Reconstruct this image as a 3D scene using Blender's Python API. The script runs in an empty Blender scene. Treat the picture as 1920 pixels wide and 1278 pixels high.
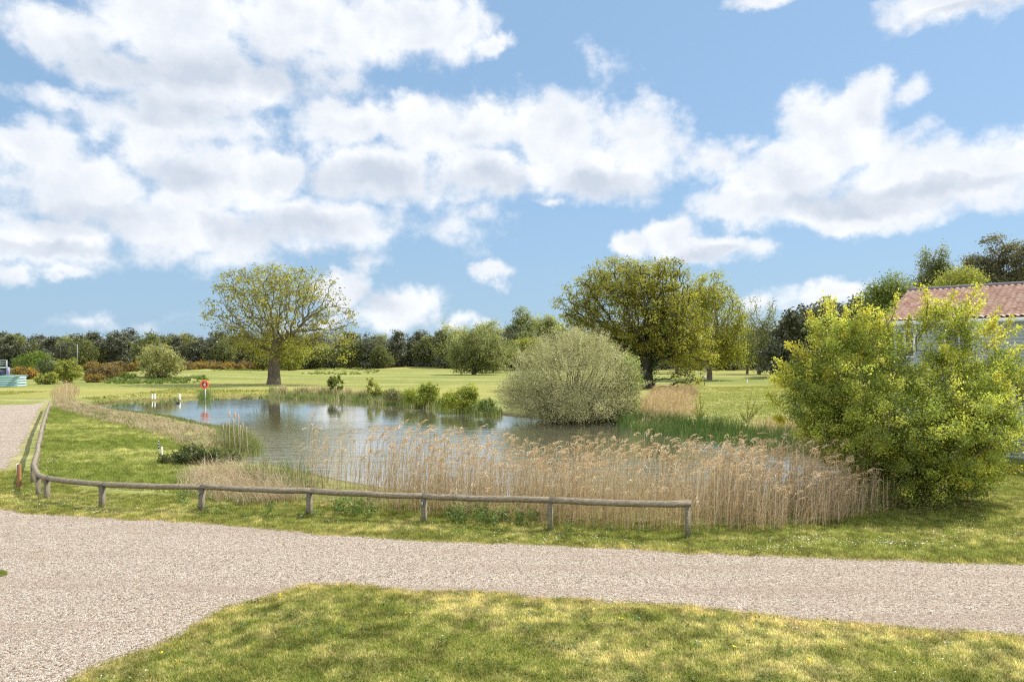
import bpy, math, random
import numpy as np
from mathutils import Vector

random.seed(7)
SC = bpy.context.scene
COL = SC.collection
# ------------------------------------------------------------------ camera, world, sun, exposure
F, HZ, CH = 1280.0, 665.0, 4.5           # focal length in photo pixels, horizon row, eye height (m)
cam = bpy.data.cameras.new("camera"); co = bpy.data.objects.new("camera", cam); COL.objects.link(co)
co.location = (0, 0, CH); co.rotation_euler = (math.radians(90), 0, 0)
cam.sensor_width = 36; cam.lens = 24.0; cam.shift_y = (HZ - 639) / 1920.0
cam.clip_start = 0.1; cam.clip_end = 8000
SC.camera = co
SC.view_settings.view_transform = 'Standard'; SC.view_settings.look = 'None'
SC.view_settings.exposure = 0.55; SC.view_settings.gamma = 1.0
SC.render.resolution_x = 1024; SC.render.resolution_y = 681
SC.cycles.use_denoising = False; SC.cycles.filter_width = 1.2; SC.cycles.max_bounces = 8; SC.cycles.transparent_max_bounces = 8
SC.cycles.diffuse_bounces = 4; SC.cycles.transmission_bounces = 4

SUN_AZ, SUN_EL = math.radians(60), math.radians(51)    # azimuth clockwise from +Y
sdir = Vector((math.sin(SUN_AZ)*math.cos(SUN_EL), math.cos(SUN_AZ)*math.cos(SUN_EL), math.sin(SUN_EL)))
sl = bpy.data.lights.new("sun", 'SUN'); sl.energy = 4.2; sl.angle = math.radians(0.53); sl.color = (1.0, 0.95, 0.86)
so = bpy.data.objects.new("sun", sl); COL.objects.link(so); so.location = (60, 40, 80)
so.rotation_euler = sdir.to_track_quat('Z', 'Y').to_euler()

CLOUDS = [  # photo x, y, rx, ry, weight : cumulus heaps, turned into compass direction and elevation below
 (300,225,210,60,.85),(480,255,160,50,.6),(200,120,150,70,.9),(640,150,120,40,.6),(120,55,150,85,1),(330,30,240,125,1),(560,50,240,130,1),(760,40,170,95,1),(860,60,85,62,1),(922,95,46,36,.9),
 (400,150,280,85,.95),(340,200,180,48,.8),(90,172,110,32,.6),
 (70,275,120,75,1),(150,345,220,110,1),(290,275,110,100,1),(420,330,180,100,1),(520,315,100,70,1),
 (610,420,190,80,1),(350,425,270,90,1),(100,440,200,75,1),(430,470,150,42,.7),(25,510,60,36,.75),(120,505,80,22,.6),
 (650,225,120,75,1),(790,235,140,80,1),(900,235,110,78,1),(700,315,210,95,1),(1040,250,140,100,1),(1195,265,118,100,1),
 (1110,325,170,70,1),(900,325,150,85,1),(1340,305,120,48,.7),(1405,275,70,36,.6),
 (1560,255,145,120,1),(1620,200,90,75,1),(1480,330,170,95,1),(1700,330,220,105,1),(1860,315,170,95,1),(1390,390,130,60,1),
 (1600,400,250,55,.95),(1960,285,120,80,1),(1700,185,50,40,.5),
 (1180,455,60,42,.95),(1265,445,80,58,1),(1345,470,130,36,.85),(920,515,52,32,.85),(850,435,120,60,.5),(900,395,80,30,.5),
 (1140,110,60,55,.45),(690,490,60,30,.5),(1800,5,220,58,1),(1450,-5,110,26,.9),(1030,378,60,14,.5),
 (640,545,80,52,.95),(745,578,120,55,.95),(600,600,90,26,.5),(1550,555,130,32,.8),(1420,562,60,26,.6),(220,600,180,26,.45),
 (850,600,160,20,.4),(1250,610,300,18,.4)]
SHADE = [(230,120,200,60),(460,140,280,60),(340,200,190,40),(150,405,230,42),(560,425,210,42),(700,335,200,48),(330,330,90,40),
 (1150,345,150,40),(1560,385,240,34),(1720,345,230,26),(900,345,120,40),(1800,30,160,14),(700,560,60,30),(1330,480,80,20),(80,460,200,18),(620,480,120,16)]

def ang(px, py, rx, ry):
    u, w = (px-960)/F, (HZ-py)/F; k = 1+u*u
    return math.atan(u), w/math.sqrt(k), rx/F/k, ry/F/math.sqrt(k)

class NT:                                  # small helper to write node trees
    def __init__(s, tree): s.t = tree
    def n(s, typ, **kw):
        nd = s.t.nodes.new(typ)
        for k, v in kw.items():
            if k == 'ins':
                for i, val in v.items():
                    if isinstance(val, bpy.types.NodeSocket): s.t.links.new(val, nd.inputs[i])
                    else: nd.inputs[i].default_value = val
            else: setattr(nd, k, v)
        return nd
    def math(s, op, a, b=None, c=None, clamp=False):
        ins = {0: a}
        if b is not None: ins[1] = b
        if c is not None: ins[2] = c
        return s.n('ShaderNodeMath', operation=op, use_clamp=clamp, ins=ins).outputs[0]
    def vmath(s, op, a, b=None):
        ins = {0: a}
        if b is not None: ins[1] = b
        return s.n('ShaderNodeVectorMath', operation=op, ins=ins)
    def mix(s, f, a, b, blend='MIX'):
        nd = s.n('ShaderNodeMix', data_type='RGBA', blend_type=blend)
        for i, val in ((0, f), (6, a), (7, b)):
            if isinstance(val, bpy.types.NodeSocket): s.t.links.new(val, nd.inputs[i])
            else: nd.inputs[i].default_value = val
        return nd.outputs[2]
    def mapr(s, v, a, b, c=0.0, d=1.0, smooth=True):
        return s.n('ShaderNodeMapRange', interpolation_type='SMOOTHSTEP' if smooth else 'LINEAR',
                   ins={0: v, 1: a, 2: b, 3: c, 4: d}).outputs[0]
    def noise(s, vec, scale, detail=4, rough=.55, dim='3D', dist=0.0):
        nd = s.n('ShaderNodeTexNoise', noise_dimensions=dim, ins={'Scale': scale, 'Detail': detail, 'Roughness': rough, 'Distortion': dist})
        s.t.links.new(vec, nd.inputs['Vector']); return nd
    def link(s, a, b): s.t.links.new(a, b)

world = bpy.data.worlds.new("World"); SC.world = world; world.use_nodes = True
N = NT(world.node_tree); world.node_tree.nodes.clear()
tc = N.n('ShaderNodeTexCoord'); sep = N.n('ShaderNodeSeparateXYZ', ins={0: tc.outputs['Generated']})
X, Y, Z = sep.outputs
az = N.math('ARCTAN2', X, Y)
hyp = N.math('MAXIMUM', N.math('SQRT', N.math('ADD', N.math('MULTIPLY', X, X), N.math('MULTIPLY', Y, Y))), .001)
el = N.math('DIVIDE', Z, hyp)
P0 = N.n('ShaderNodeCombineXYZ', ins={0: az, 1: el, 2: 0.0}).outputs[0]
wn = N.noise(P0, 9.0, 5, .6)
wv = N.vmath('SCALE', N.vmath('SUBTRACT', wn.outputs['Color'], (.5, .5, .5)).outputs[0]); wv.inputs['Scale'].default_value = .075
wn2 = N.noise(P0, 34.0, 4, .6)
wv2 = N.vmath('SCALE', N.vmath('SUBTRACT', wn2.outputs['Color'], (.5, .5, .5)).outputs[0]); wv2.inputs['Scale'].default_value = .022
P = N.vmath('ADD', N.vmath('ADD', P0, wv.outputs[0]).outputs[0], wv2.outputs[0]).outputs[0]
P = N.vmath('MULTIPLY', P, (1, 1, 0)).outputs[0]
def blob(vec, px, py, rx, ry, wgt=1.0):
    a, e, ra, re = ang(px, py, rx, ry)
    m = N.n('ShaderNodeMapping', vector_type='TEXTURE', ins={0: vec, 1: (a, e, 0), 3: (ra, re, 1)})
    l = N.vmath('LENGTH', m.outputs[0]).outputs['Value']
    return N.math('MULTIPLY_ADD', l, -wgt, wgt)
def after(val, vec):                       # same vector, but computed after val: keeps the shader's stack small
    s = N.vmath('SCALE', (1.0, 1.0, 0.0)); N.link(N.math('MULTIPLY', val, 1e-7), s.inputs['Scale'])
    return N.vmath('ADD', vec, s.outputs[0]).outputs[0]
def heap(lst, k):
    acc, Q = None, P
    for i, c in enumerate(lst):
        if acc is not None and i % 6 == 0: Q = after(acc, P)
        b = blob(Q, *c); acc = b if acc is None else N.math('SMOOTH_MAX', acc, b, k)
    return acc
acc = heap(CLOUDS, .10)
# unseen rest of the sky: clouds added, thickened and brightened as fill light
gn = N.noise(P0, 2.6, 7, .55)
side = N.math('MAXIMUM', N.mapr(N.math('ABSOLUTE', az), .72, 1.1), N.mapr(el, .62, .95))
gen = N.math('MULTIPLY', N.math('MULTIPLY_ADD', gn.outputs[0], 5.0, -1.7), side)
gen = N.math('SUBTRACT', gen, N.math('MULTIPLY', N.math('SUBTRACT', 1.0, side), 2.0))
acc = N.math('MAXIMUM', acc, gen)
fb = N.noise(P0, 19.0, 11, .64).outputs[0]
puff = N.n('ShaderNodeTexVoronoi', feature='SMOOTH_F1', ins={'Vector': P, 'Scale': 22.0, 'Smoothness': .6}).outputs['Distance']
field = N.math('ADD', acc, N.math('MULTIPLY_ADD', fb, 1.15, -.60))
field = N.math('ADD', field, N.math('MULTIPLY_ADD', puff, -.42, .16))
alpha = N.mapr(field, -.05, .50)
# light and dark in the cloud heaps
sh = heap(SHADE, .2)
sh = N.math('MAXIMUM', sh, N.math('MULTIPLY', side, .25))
P2 = N.vmath('ADD', P, (.016, .022, 0)).outputs[0]
na = N.noise(P, 11.0, 6, .52).outputs[0]; nb = N.noise(P2, 11.0, 6, .52).outputs[0]
pa = puff; pb = N.n('ShaderNodeTexVoronoi', feature='SMOOTH_F1', ins={'Vector': P2, 'Scale': 22.0, 'Smoothness': .6}).outputs['Distance']
rel = N.math('ADD', N.math('MULTIPLY', N.math('SUBTRACT', nb, na), .95), N.math('MULTIPLY', N.math('SUBTRACT', pa, pb), .22))
dk = N.math('ADD', N.mapr(sh, -.8, .8, 0, .88), rel)
dk = N.math('ADD', dk, N.mapr(field, .2, 1.1, -.08, .16))
dk = N.math('MULTIPLY_ADD', N.noise(P0, 30.0, 5, .6).outputs[0], .22, N.math('SUBTRACT', dk, .13), clamp=True)
ccol = N.mix(dk, (1.0, 1.0, 1.0, 1), (.56, .62, .70, 1))
ccol = N.mix(1.0, ccol, N.mix(side, (5.15, 5.2, 5.3, 1), (7.2, 7.2, 7.2, 1)), 'MULTIPLY')  # clouds outside the view get extra brightness, for fill light
sky = N.n('ShaderNodeTexSky', sky_type='NISHITA', sun_disc=False, sun_elevation=SUN_EL, sun_rotation=SUN_AZ,
          air_density=1.0, dust_density=.6, ozone_density=1.2, altitude=50)
skc = N.mix(1.0, sky.outputs[0], (.62, .70, .76, 1), 'MULTIPLY'); skc = N.mix(.72, skc, (1.50, 2.38, 3.46, 1))
hz = N.mapr(el, .0, .3, .55, 0.0)
skc = N.mix(hz, skc, (1.85, 2.68, 3.50, 1))
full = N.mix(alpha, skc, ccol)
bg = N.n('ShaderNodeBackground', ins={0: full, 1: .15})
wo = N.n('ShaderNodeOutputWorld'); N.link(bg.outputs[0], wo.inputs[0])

# ------------------------------------------------------------------ helpers
def G(px, py, z=0.0):
    d = F*(CH-z)/(py-HZ); return np.array([(px-960)/F*d, d, z])
def Wd(px, py, d): return np.array([(px-960)/F*d, d, CH-(py-HZ)/F*d])
def tag(o, label=None, cat=None, group=None, kind=None):
    if label: o['label'] = label
    if cat: o['category'] = cat
    if group: o['group'] = group
    if kind: o['kind'] = kind
    return o
def empty(name, loc=(0, 0, 0), label=None, cat=None, group=None, rz=0):
    o = bpy.data.objects.new(name, None); COL.objects.link(o); o.location = [float(c) for c in loc]; o.rotation_euler = (0, 0, rz)
    o.empty_display_size = .3
    return tag(o, label, cat, group)
def mesh(name, v, faces, mat, parent=None, col=None, smooth=False, loc=None):
    """v (n,3); faces: (m,k) array or a list of such arrays; one mesh object"""
    v = np.asarray(v, np.float32)
    fl = faces if isinstance(faces, list) else [faces]
    fl = [np.asarray(f, np.int32) for f in fl if len(f)]
    me = bpy.data.meshes.new(name)
    me.vertices.add(len(v)); me.vertices.foreach_set("co", v.ravel())
    lv = np.concatenate([f.ravel() for f in fl]); tot = np.concatenate([np.full(len(f), f.shape[1], np.int32) for f in fl])
    st = np.concatenate([[0], np.cumsum(tot)[:-1]]).astype(np.int32)
    me.loops.add(len(lv)); me.loops.foreach_set("vertex_index", lv)
    me.polygons.add(len(tot)); me.polygons.foreach_set("loop_start", st)
    if smooth: me.polygons.foreach_set("use_smooth", np.ones(len(tot), bool))
    me.update(calc_edges=True); me.validate()
    if col is not None:
        c = np.ones((len(v), 4), np.float32); c[:, :3] = col
        a = me.attributes.new("col", 'FLOAT_COLOR', 'POINT'); a.data.foreach_set("color", c.ravel())
    if mat: me.materials.append(mat)
    o = bpy.data.objects.new(name, me); COL.objects.link(o)
    if parent: o.parent = parent
    if loc is not None: o.location = [float(c) for c in loc]
    return o
class MB:                                   # collects boxes, bars and tubes into one mesh
    def __init__(s): s.v = []; s.q = []; s.t = []; s.n = 0
    def add(s, v, q=(), t=()):
        s.v.append(np.asarray(v, float).reshape(-1, 3))
        if len(q): s.q.append(np.asarray(q, int)+s.n)
        if len(t): s.t.append(np.asarray(t, int)+s.n)
        s.n += len(s.v[-1])
    def box(s, lo, hi, M=None, bev=0.0):
        lo, hi = np.array(lo, float), np.array(hi, float)
        v = np.array([[(lo, hi)[i][0], (lo, hi)[j][1], (lo, hi)[k][2]] for k in (0, 1) for j in (0, 1) for i in (0, 1)])
        if M is not None: v = v @ np.array(M)[:3, :3].T + np.array(M)[:3, 3] if np.array(M).shape == (4, 4) else v @ np.array(M).T
        s.add(v, [[0, 2, 3, 1], [4, 5, 7, 6], [0, 1, 5, 4], [2, 6, 7, 3], [0, 4, 6, 2], [1, 3, 7, 5]])
    def tube(s, pts, rad, k=8, cap=True):
        pts = np.asarray(pts, float); n = len(pts); rad = np.broadcast_to(rad, (n,))
        d = np.gradient(pts, axis=0); d /= np.linalg.norm(d, axis=1)[:, None]+1e-9
        ref = np.array([.31, .17, .93]) if abs(d[0][2]) < .8 else np.array([.95, .2, .1])
        a = np.cross(d, ref); a /= np.linalg.norm(a, axis=1)[:, None]; b = np.cross(d, a)
        th = np.arange(k)/k*2*np.pi
        v = pts[:, None]+rad[:, None, None]*(np.cos(th)[None, :, None]*a[:, None]+np.sin(th)[None, :, None]*b[:, None])
        q = [[i*k+j, i*k+(j+1) % k, (i+1)*k+(j+1) % k, (i+1)*k+j] for i in range(n-1) for j in range(k)]
        v = v.reshape(-1, 3); t = []
        if cap:
            v = np.vstack([v, pts[0], pts[-1]]); m = n*k
            t = [[(j+1) % k, j, m] for j in range(k)]+[[(n-1)*k+j, (n-1)*k+(j+1) % k, m+1] for j in range(k)]
        s.add(v, q, t)
    def build(s, name, mat, parent=None, smooth=False, loc=None):
        fl = []
        if s.q: fl.append(np.vstack(s.q))
        if s.t: fl.append(np.vstack(s.t))
        return mesh(name, np.vstack(s.v), fl, mat, parent, None, smooth, loc)
def dup(root, loc, rz=0.0, scale=1.0, label=None, group=None):
    r = root.copy(); COL.objects.link(r); r.location = [float(c) for c in loc]; r.rotation_euler = (0, 0, rz)
    r.scale = (scale,)*3 if np.isscalar(scale) else scale
    if label: r['label'] = label
    if group: r['group'] = group
    for ch in list(root.children):
        c = ch.copy(); COL.objects.link(c); c.parent = r
        for g in list(ch.children):
            d = g.copy(); COL.objects.link(d); d.parent = c
    return r
def inpoly(p, poly):
    x, y = p[:, 0], p[:, 1]; r = np.zeros(len(p), bool); n = len(poly)
    for i in range(n):
        x1, y1 = poly[i][:2]; x2, y2 = poly[(i+1) % n][:2]
        if y1 == y2: continue
        c = ((y1 > y) != (y2 > y)) & (x < (x2-x1)*(y-y1)/(y2-y1)+x1); r ^= c
    return r
def sdist(p, poly, closed=True):             # distance to outline, negative inside
    n = len(poly); best = np.full(len(p), 1e9)
    for i in range(n if closed else n-1):
        a = np.array(poly[i][:2], float); b = np.array(poly[(i+1) % n][:2], float); ab = b-a
        t = np.clip(((p-a) @ ab)/(ab @ ab+1e-12), 0, 1); best = np.minimum(best, np.hypot(*(p-a-t[:, None]*ab).T))
    return np.where(inpoly(p, poly), -best, best) if closed else best
def smooth_poly(pts, it=2):
    p = np.array([q[:2] for q in pts], float)
    for _ in range(it):
        a = np.roll(p, -1, 0); p = np.stack([.75*p+.25*a, .25*p+.75*a], 1).reshape(-1, 2)
    return p
def vnoise(p, scale, seed=0):                # value noise on the plane
    q = p*scale; i = np.floor(q).astype(np.int64); f = q-i; f = f*f*(3-2*f)
    def h(a, b):
        n = (a*374761393+b*668265263+seed*974711) & 0x7fffffff; n = ((n ^ (n >> 13))*1274126177) & 0x7fffffff
        return ((n ^ (n >> 16)) & 0xffff)/65535.0
    x, y = i[:, 0], i[:, 1]
    return (h(x, y)*(1-f[:, 0])+h(x+1, y)*f[:, 0])*(1-f[:, 1])+(h(x, y+1)*(1-f[:, 0])+h(x+1, y+1)*f[:, 0])*f[:, 1]
def unit(v): return v/(np.linalg.norm(v, axis=-1, keepdims=True)+1e-9)

# ------------------------------------------------------------------ materials
def mat(name):
    m = bpy.data.materials.new(name); m.use_nodes = True; m.node_tree.nodes.clear()
    n = NT(m.node_tree); return m, n, n.n('ShaderNodeOutputMaterial')
def m_plain(name, col, rough=.7, var=.25, scale=6.0, bump=.0, metal=0.0, stretch=(1, 1, 1)):
    m, n, out = mat(name)
    tcn = n.n('ShaderNodeTexCoord'); v = n.vmath('MULTIPLY', tcn.outputs['Object'], stretch).outputs[0]
    nz = n.noise(v, scale, 6, .6)
    c = n.mix(nz.outputs[0], tuple(x*(1-var) for x in col)+(1,), tuple(min(1, x*(1+var)) for x in col)+(1,))
    p = n.n('ShaderNodeBsdfPrincipled', ins={'Base Color': c, 'Roughness': rough, 'Metallic': metal})
    if bump:
        b = n.n('ShaderNodeBump', ins={'Strength': bump, 'Distance': .02, 'Height': nz.outputs[0]}); n.link(b.outputs[0], p.inputs['Normal'])
    n.link(p.outputs[0], out.inputs[0]); return m
def m_leaf(name, trans=.35, gloss=.025):
    m, n, out = mat(name)
    a = n.n('ShaderNodeAttribute', attribute_name='col')
    d = n.n('ShaderNodeBsdfDiffuse', ins={0: a.outputs[0]})
    tcol = n.mix(1.0, a.outputs[0], (1.12, 1.1, .85, 1), 'MULTIPLY')
    t = n.n('ShaderNodeBsdfTranslucent', ins={0: tcol})
    s = n.n('ShaderNodeMixShader', ins={0: trans, 1: d.outputs[0], 2: t.outputs[0]})
    g = n.n('ShaderNodeBsdfGlossy', ins={0: (.8, .85, .9, 1), 1: .45})
    s2 = n.n('ShaderNodeMixShader', ins={0: gloss, 1: s.outputs[0], 2: g.outputs[0]})
    n.link(s2.outputs[0], out.inputs[0]); return m
def m_bark(name, c1, c2):
    m, n, out = mat(name)
    tcn = n.n('ShaderNodeTexCoord'); v = n.vmath('MULTIPLY', tcn.outputs['Object'], (6, 6, 1.3)).outputs[0]
    nz = n.noise(v, 1.6, 7, .65); nz2 = n.noise(tcn.outputs['Object'], .9, 3, .5)
    f = n.mapr(n.math('ADD', n.math('MULTIPLY', nz.outputs[0], .7), n.math('MULTIPLY', nz2.outputs[0], .4)), .35, .75)
    c = n.mix(f, c1+(1,), c2+(1,))
    b = n.n('ShaderNodeBump', ins={'Strength': .8, 'Distance': .06, 'Height': nz.outputs[0]})
    p = n.n('ShaderNodeBsdfPrincipled', ins={'Base Color': c, 'Roughness': .9, 'Normal': b.outputs[0]})
    n.link(p.outputs[0], out.inputs[0]); return m
def grass_group():
    g = bpy.data.node_groups.new("grass_colour", 'ShaderNodeTree')
    g.interface.new_socket("Color", in_out='OUTPUT', socket_type='NodeSocketColor')
    n = NT(g); go = n.n('NodeGroupOutput'); geo = n.n('ShaderNodeNewGeometry')
    p = n.vmath('MULTIPLY', geo.outputs['Position'], (1, 1, 0)).outputs[0]
    n1 = n.noise(p, .55, 5, .62); n2 = n.noise(p, 2.6, 5, .65); n3 = n.noise(p, 11., 3, .6)
    pf = n.vmath('MULTIPLY', p, (.30, 1.0, 0)).outputs[0]; n4 = n.noise(pf, .13, 7, .68)
    lush = n.mix(n.mapr(n.math('ADD', n.math('MULTIPLY', n2.outputs[0], .6), n.math('ADD', n.math('MULTIPLY', n4.outputs[0], .35), n.math('MULTIPLY_ADD', n3.outputs[0], .3, -.13))), .36, .66), (.175, .212, .048, 1), (.320, .325, .098, 1))
    t = n.math('ADD', n.math('MULTIPLY', n1.outputs[0], .55), n.math('MULTIPLY', n2.outputs[0], .40))
    t = n.math('ADD', t, n.math('MULTIPLY', n3.outputs[0], .14)); t = n.math('ADD', t, n.math('MULTIPLY_ADD', n4.outputs[0], .8, -.40))
    dry = n.math('MULTIPLY', n.mapr(t, .50, .74, 0, .88), n.mapr(n.n('ShaderNodeSeparateXYZ', ins={0: p}).outputs[1], 45, 75, 1.0, .55))
    c = n.mix(dry, lush, (.57, .52, .245, 1))
    n.link(c, go.inputs[0]); return g
GRASS = grass_group()
def m_ground():
    m, n, out = mat("lawn_soil")
    gc = n.n('ShaderNodeGroup'); gc.node_tree = GRASS
    geo = n.n('ShaderNodeNewGeometry'); p = geo.outputs['Position']
    f = n.noise(p, 38., 4, .7).outputs[0]; f2 = n.noise(p, 7., 5, .7).outputs[0]
    c = n.mix(n.mapr(f, .3, .7, .0, .42), gc.outputs[0], (.085, .105, .025, 1))
    at = n.n('ShaderNodeAttribute', attribute_name='col')      # r: bare mud share, g: pale mown turf share
    sp = n.n('ShaderNodeSeparateColor', ins={0: at.outputs[0]})
    c = n.mix(sp.outputs[0], c, (.075, .058, .035, 1))
    c = n.mix(n.math('MULTIPLY', sp.outputs[1], n.mapr(f2, .2, .8, .5, 1.0)), c, (.33, .30, .09, 1))
    c = n.mix(n.math('MULTIPLY', sp.outputs[2], n.mapr(f, .2, .7, .45, 1.0)), c, (.40, .32, .19, 1))
    b = n.n('ShaderNodeBump', ins={'Strength': .7, 'Distance': .05, 'Height': n.math('ADD', f, f2)})
    pb = n.n('ShaderNodeBsdfPrincipled', ins={'Base Color': c, 'Roughness': .95, 'Normal': b.outputs[0]})
    pb.inputs['Specular IOR Level'].default_value = .1
    n.link(pb.outputs[0], out.inputs[0]); return m
def m_blade(name):
    m, n, out = mat(name)
    gc = n.n('ShaderNodeGroup'); gc.node_tree = GRASS
    a = n.n('ShaderNodeAttribute', attribute_name='col')
    c = n.mix(1.0, gc.outputs[0], a.outputs[0], 'MULTIPLY'); c = n.mix(1.0, c, (1.12, 1.12, 1.0, 1), 'MULTIPLY')
    d = n.n('ShaderNodeBsdfDiffuse', ins={0: c}); t = n.n('ShaderNodeBsdfTranslucent', ins={0: c})
    s = n.n('ShaderNodeMixShader', ins={0: .5, 1: d.outputs[0], 2: t.outputs[0]})
    n.link(s.outputs[0], out.inputs[0]); return m
def m_gravel():
    m, n, out = mat("gravel")
    geo = n.n('ShaderNodeNewGeometry'); p = geo.outputs['Position']
    v1 = n.n('ShaderNodeTexVoronoi', ins={'Vector': p, 'Scale': 34.0}); v2 = n.n('ShaderNodeTexVoronoi', ins={'Vector': p, 'Scale': 70.0})
    s1 = n.n('ShaderNodeSeparateColor', ins={0: v1.outputs['Color']}); s2 = n.n('ShaderNodeSeparateColor', ins={0: v2.outputs['Color']})
    r1, r2 = s1.outputs[0], s2.outputs[1]
    rmp = n.n('ShaderNodeValToRGB', ins={0: r1}); cr = rmp.color_ramp
    cols = [(0, (.17, .13, .10)), (.14, (.40, .32, .25)), (.35, (.56, .47, .38)), (.6, (.66, .58, .49)), (.85, (.80, .74, .66)), (1, (.60, .43, .30))]
    cr.elements[0].position = 0; cr.elements[0].color = cols[0][1]+(1,); cr.elements[1].position = 1; cr.elements[1].color = cols[-1][1]+(1,)
    for q, c in cols[1:-1]:
        e = cr.elements.new(q); e.color = c+(1,)
    fine = n.mix(r2, (.52, .52, .52, 1), (1.42, 1.40, 1.38, 1)); c = n.mix(1.0, rmp.outputs[0], fine, 'MULTIPLY'); c = n.mix(1.0, c, (.90, .88, .85, 1), 'MULTIPLY')
    big = n.noise(n.vmath('MULTIPLY', p, (.10, 1.5, 1)).outputs[0], .8, 6, .6).outputs[0]
    c = n.mix(n.mapr(big, .46, .70, 0, .5), c, (.40, .30, .23, 1))
    med = n.noise(p, 4.0, 4, .65).outputs[0]
    c = n.mix(n.mapr(med, .45, .75, 0, .3), c, (.43, .35, .27, 1))
    h = n.math('ADD', n.math('MULTIPLY', v1.outputs['Distance'], -1.0), n.math('MULTIPLY', v2.outputs['Distance'], -.6))
    b = n.n('ShaderNodeBump', ins={'Strength': 1.0, 'Distance': .045, 'Height': h})
    pb = n.n('ShaderNodeBsdfPrincipled', ins={'Base Color': c, 'Roughness': .85, 'Normal': b.outputs[0]}); pb.inputs['Specular IOR Level'].default_value = .2
    n.link(pb.outputs[0], out.inputs[0]); return m
def m_water():
    m, n, out = mat("pond_water")
    geo = n.n('ShaderNodeNewGeometry'); p = geo.outputs['Position']
    v = n.vmath('MULTIPLY', p, (.45, 1.0, 1)).outputs[0]
    a = n.noise(v, 5.0, 4, .6, dist=.5).outputs[0]; w = n.noise(n.vmath('MULTIPLY', p, (.3, 1.1, 1)).outputs[0], 1.6, 3, .5).outputs[0]
    sy = n.n('ShaderNodeSeparateXYZ', ins={0: p}).outputs[1]
    area = n.math('MULTIPLY', n.mapr(n.noise(p, .09, 2, .5).outputs[0], .35, .65, .35, 1.0), n.mapr(sy, 28, 60, 1.0, .09))
    h = n.math('MULTIPLY', n.math('ADD', n.math('MULTIPLY', a, .55), w), area)
    b = n.n('ShaderNodeBump', ins={'Strength': 1.0, 'Distance': .055, 'Height': h})
    df = n.n('ShaderNodeBsdfDiffuse', ins={0: (.12, .12, .10, 1)}); gl = n.n('ShaderNodeBsdfGlossy', ins={0: (1.0, .965, .89, 1), 1: .04, 'Normal': b.outputs[0]})
    pb = n.n('ShaderNodeMixShader', ins={0: .85, 1: df.outputs[0], 2: gl.outputs[0]})
    n.link(pb.outputs[0], out.inputs[0]); return m
def m_wood(name, c1, c2, lichen=.3):
    m, n, out = mat(name)
    tcn = n.n('ShaderNodeTexCoord'); geo = n.n('ShaderNodeNewGeometry')
    g = n.noise(n.vmath('MULTIPLY', tcn.outputs['Object'], (1.6, 14, 14)).outputs[0], 3.0, 8, .72).outputs[0]
    l = n.noise(geo.outputs['Position'], 6., 5, .65).outputs[0]
    c = n.mix(n.mapr(g, .3, .7), c1+(1,), c2+(1,)); c = n.mix(n.mapr(l, .52, .68, 0, lichen), c, (.33, .31, .20, 1))
    b = n.n('ShaderNodeBump', ins={'Strength': .6, 'Distance': .02, 'Height': g})
    pb = n.n('ShaderNodeBsdfPrincipled', ins={'Base Color': c, 'Roughness': .85, 'Normal': b.outputs[0]})
    n.link(pb.outputs[0], out.inputs[0]); return m
M_GROUND, M_BLADE, M_GRAVEL, M_WATER = m_ground(), m_blade("grass_blade"), m_gravel(), m_water()
M_LEAF = m_leaf("leaf", .5); M_DRY = m_leaf("dry_blade", .2, .03); M_PINE = m_leaf("pine_needle", .12, .03)
M_RAIL = m_wood("weathered_rail", (.10, .078, .05), (.36, .30, .215), .55); M_POST = m_wood("weathered_post", (.085, .072, .045), (.28, .24, .16), .4)
M_OAK = m_bark("oak_bark", (.065, .050, .036), (.215, .175, .13)); M_TWIG = m_bark("twig_bark", (.10, .08, .06), (.24, .19, .14))
M_BIRCH = m_bark("birch_bark", (.16, .14, .12), (.55, .52, .48)); M_PBARK = m_bark("pine_bark", (.09, .07, .055), (.24, .16, .11))
# ------------------------------------------------------------------ vegetation builders
def strips(base, h, w, az_, bend, nseg=3, up=None, taper=.85, seed=0, flat=None):
    """grass blades / stems: base (n,3) -> quads"""
    n = len(base); rg = np.random.default_rng(seed)
    dirv = np.stack([np.cos(az_), np.sin(az_), np.zeros(n)], 1)
    sa = rg.uniform(0, 2*np.pi, n) if flat is None else flat
    side = np.stack([np.cos(sa), np.sin(sa), np.zeros(n)], 1)
    rows = []
    for i in range(nseg+1):
        t = i/nseg
        p = base+np.array([0, 0, 1.])*(h*(t-.45*bend*t*t))[:, None]+dirv*(h*bend*t*t)[:, None]
        ww = (w*.5*(1-taper*t))[:, None]
        rows += [p-side*ww, p+side*ww]
    v = np.stack(rows, 1); k = 2*(nseg+1)
    o = (np.arange(n)*k)[:, None]
    q = np.concatenate([o+np.array([[2*i, 2*i+1, 2*i+3, 2*i+2]]) for i in range(nseg)], 0)
    return v.reshape(-1, 3), q, k
def cards(pts, size, rng, up=.5, out=None, aspect=.62, fold=.18):
    """leaf-shaped quads: base, two shoulders, tip"""
    n = len(pts); nr = rng.normal(size=(n, 3)); nr = unit(nr)+np.array([0, 0, up])
    if out is not None: nr = nr+out
    nr = unit(nr); a = unit(np.cross(nr, rng.normal(size=(n, 3)))); b = np.cross(nr, a)
    s = np.asarray(size).reshape(-1, 1)*np.ones((n, 1))
    v = np.stack([pts-a*s*.5, pts+b*s*.5*aspect+nr*s*fold-a*s*.05, pts+a*s*.5, pts-b*s*.5*aspect+nr*s*fold-a*s*.05], 1)
    return v.reshape(-1, 3), np.arange(4*n).reshape(-1, 4)
def pick(pal, n, rng, k=None):
    pal = np.array(pal, float); i = rng.integers(0, len(pal), n) if k is None else k
    return pal[i]
LEAFK = 1.5                                # spring leaves are pale
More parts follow.
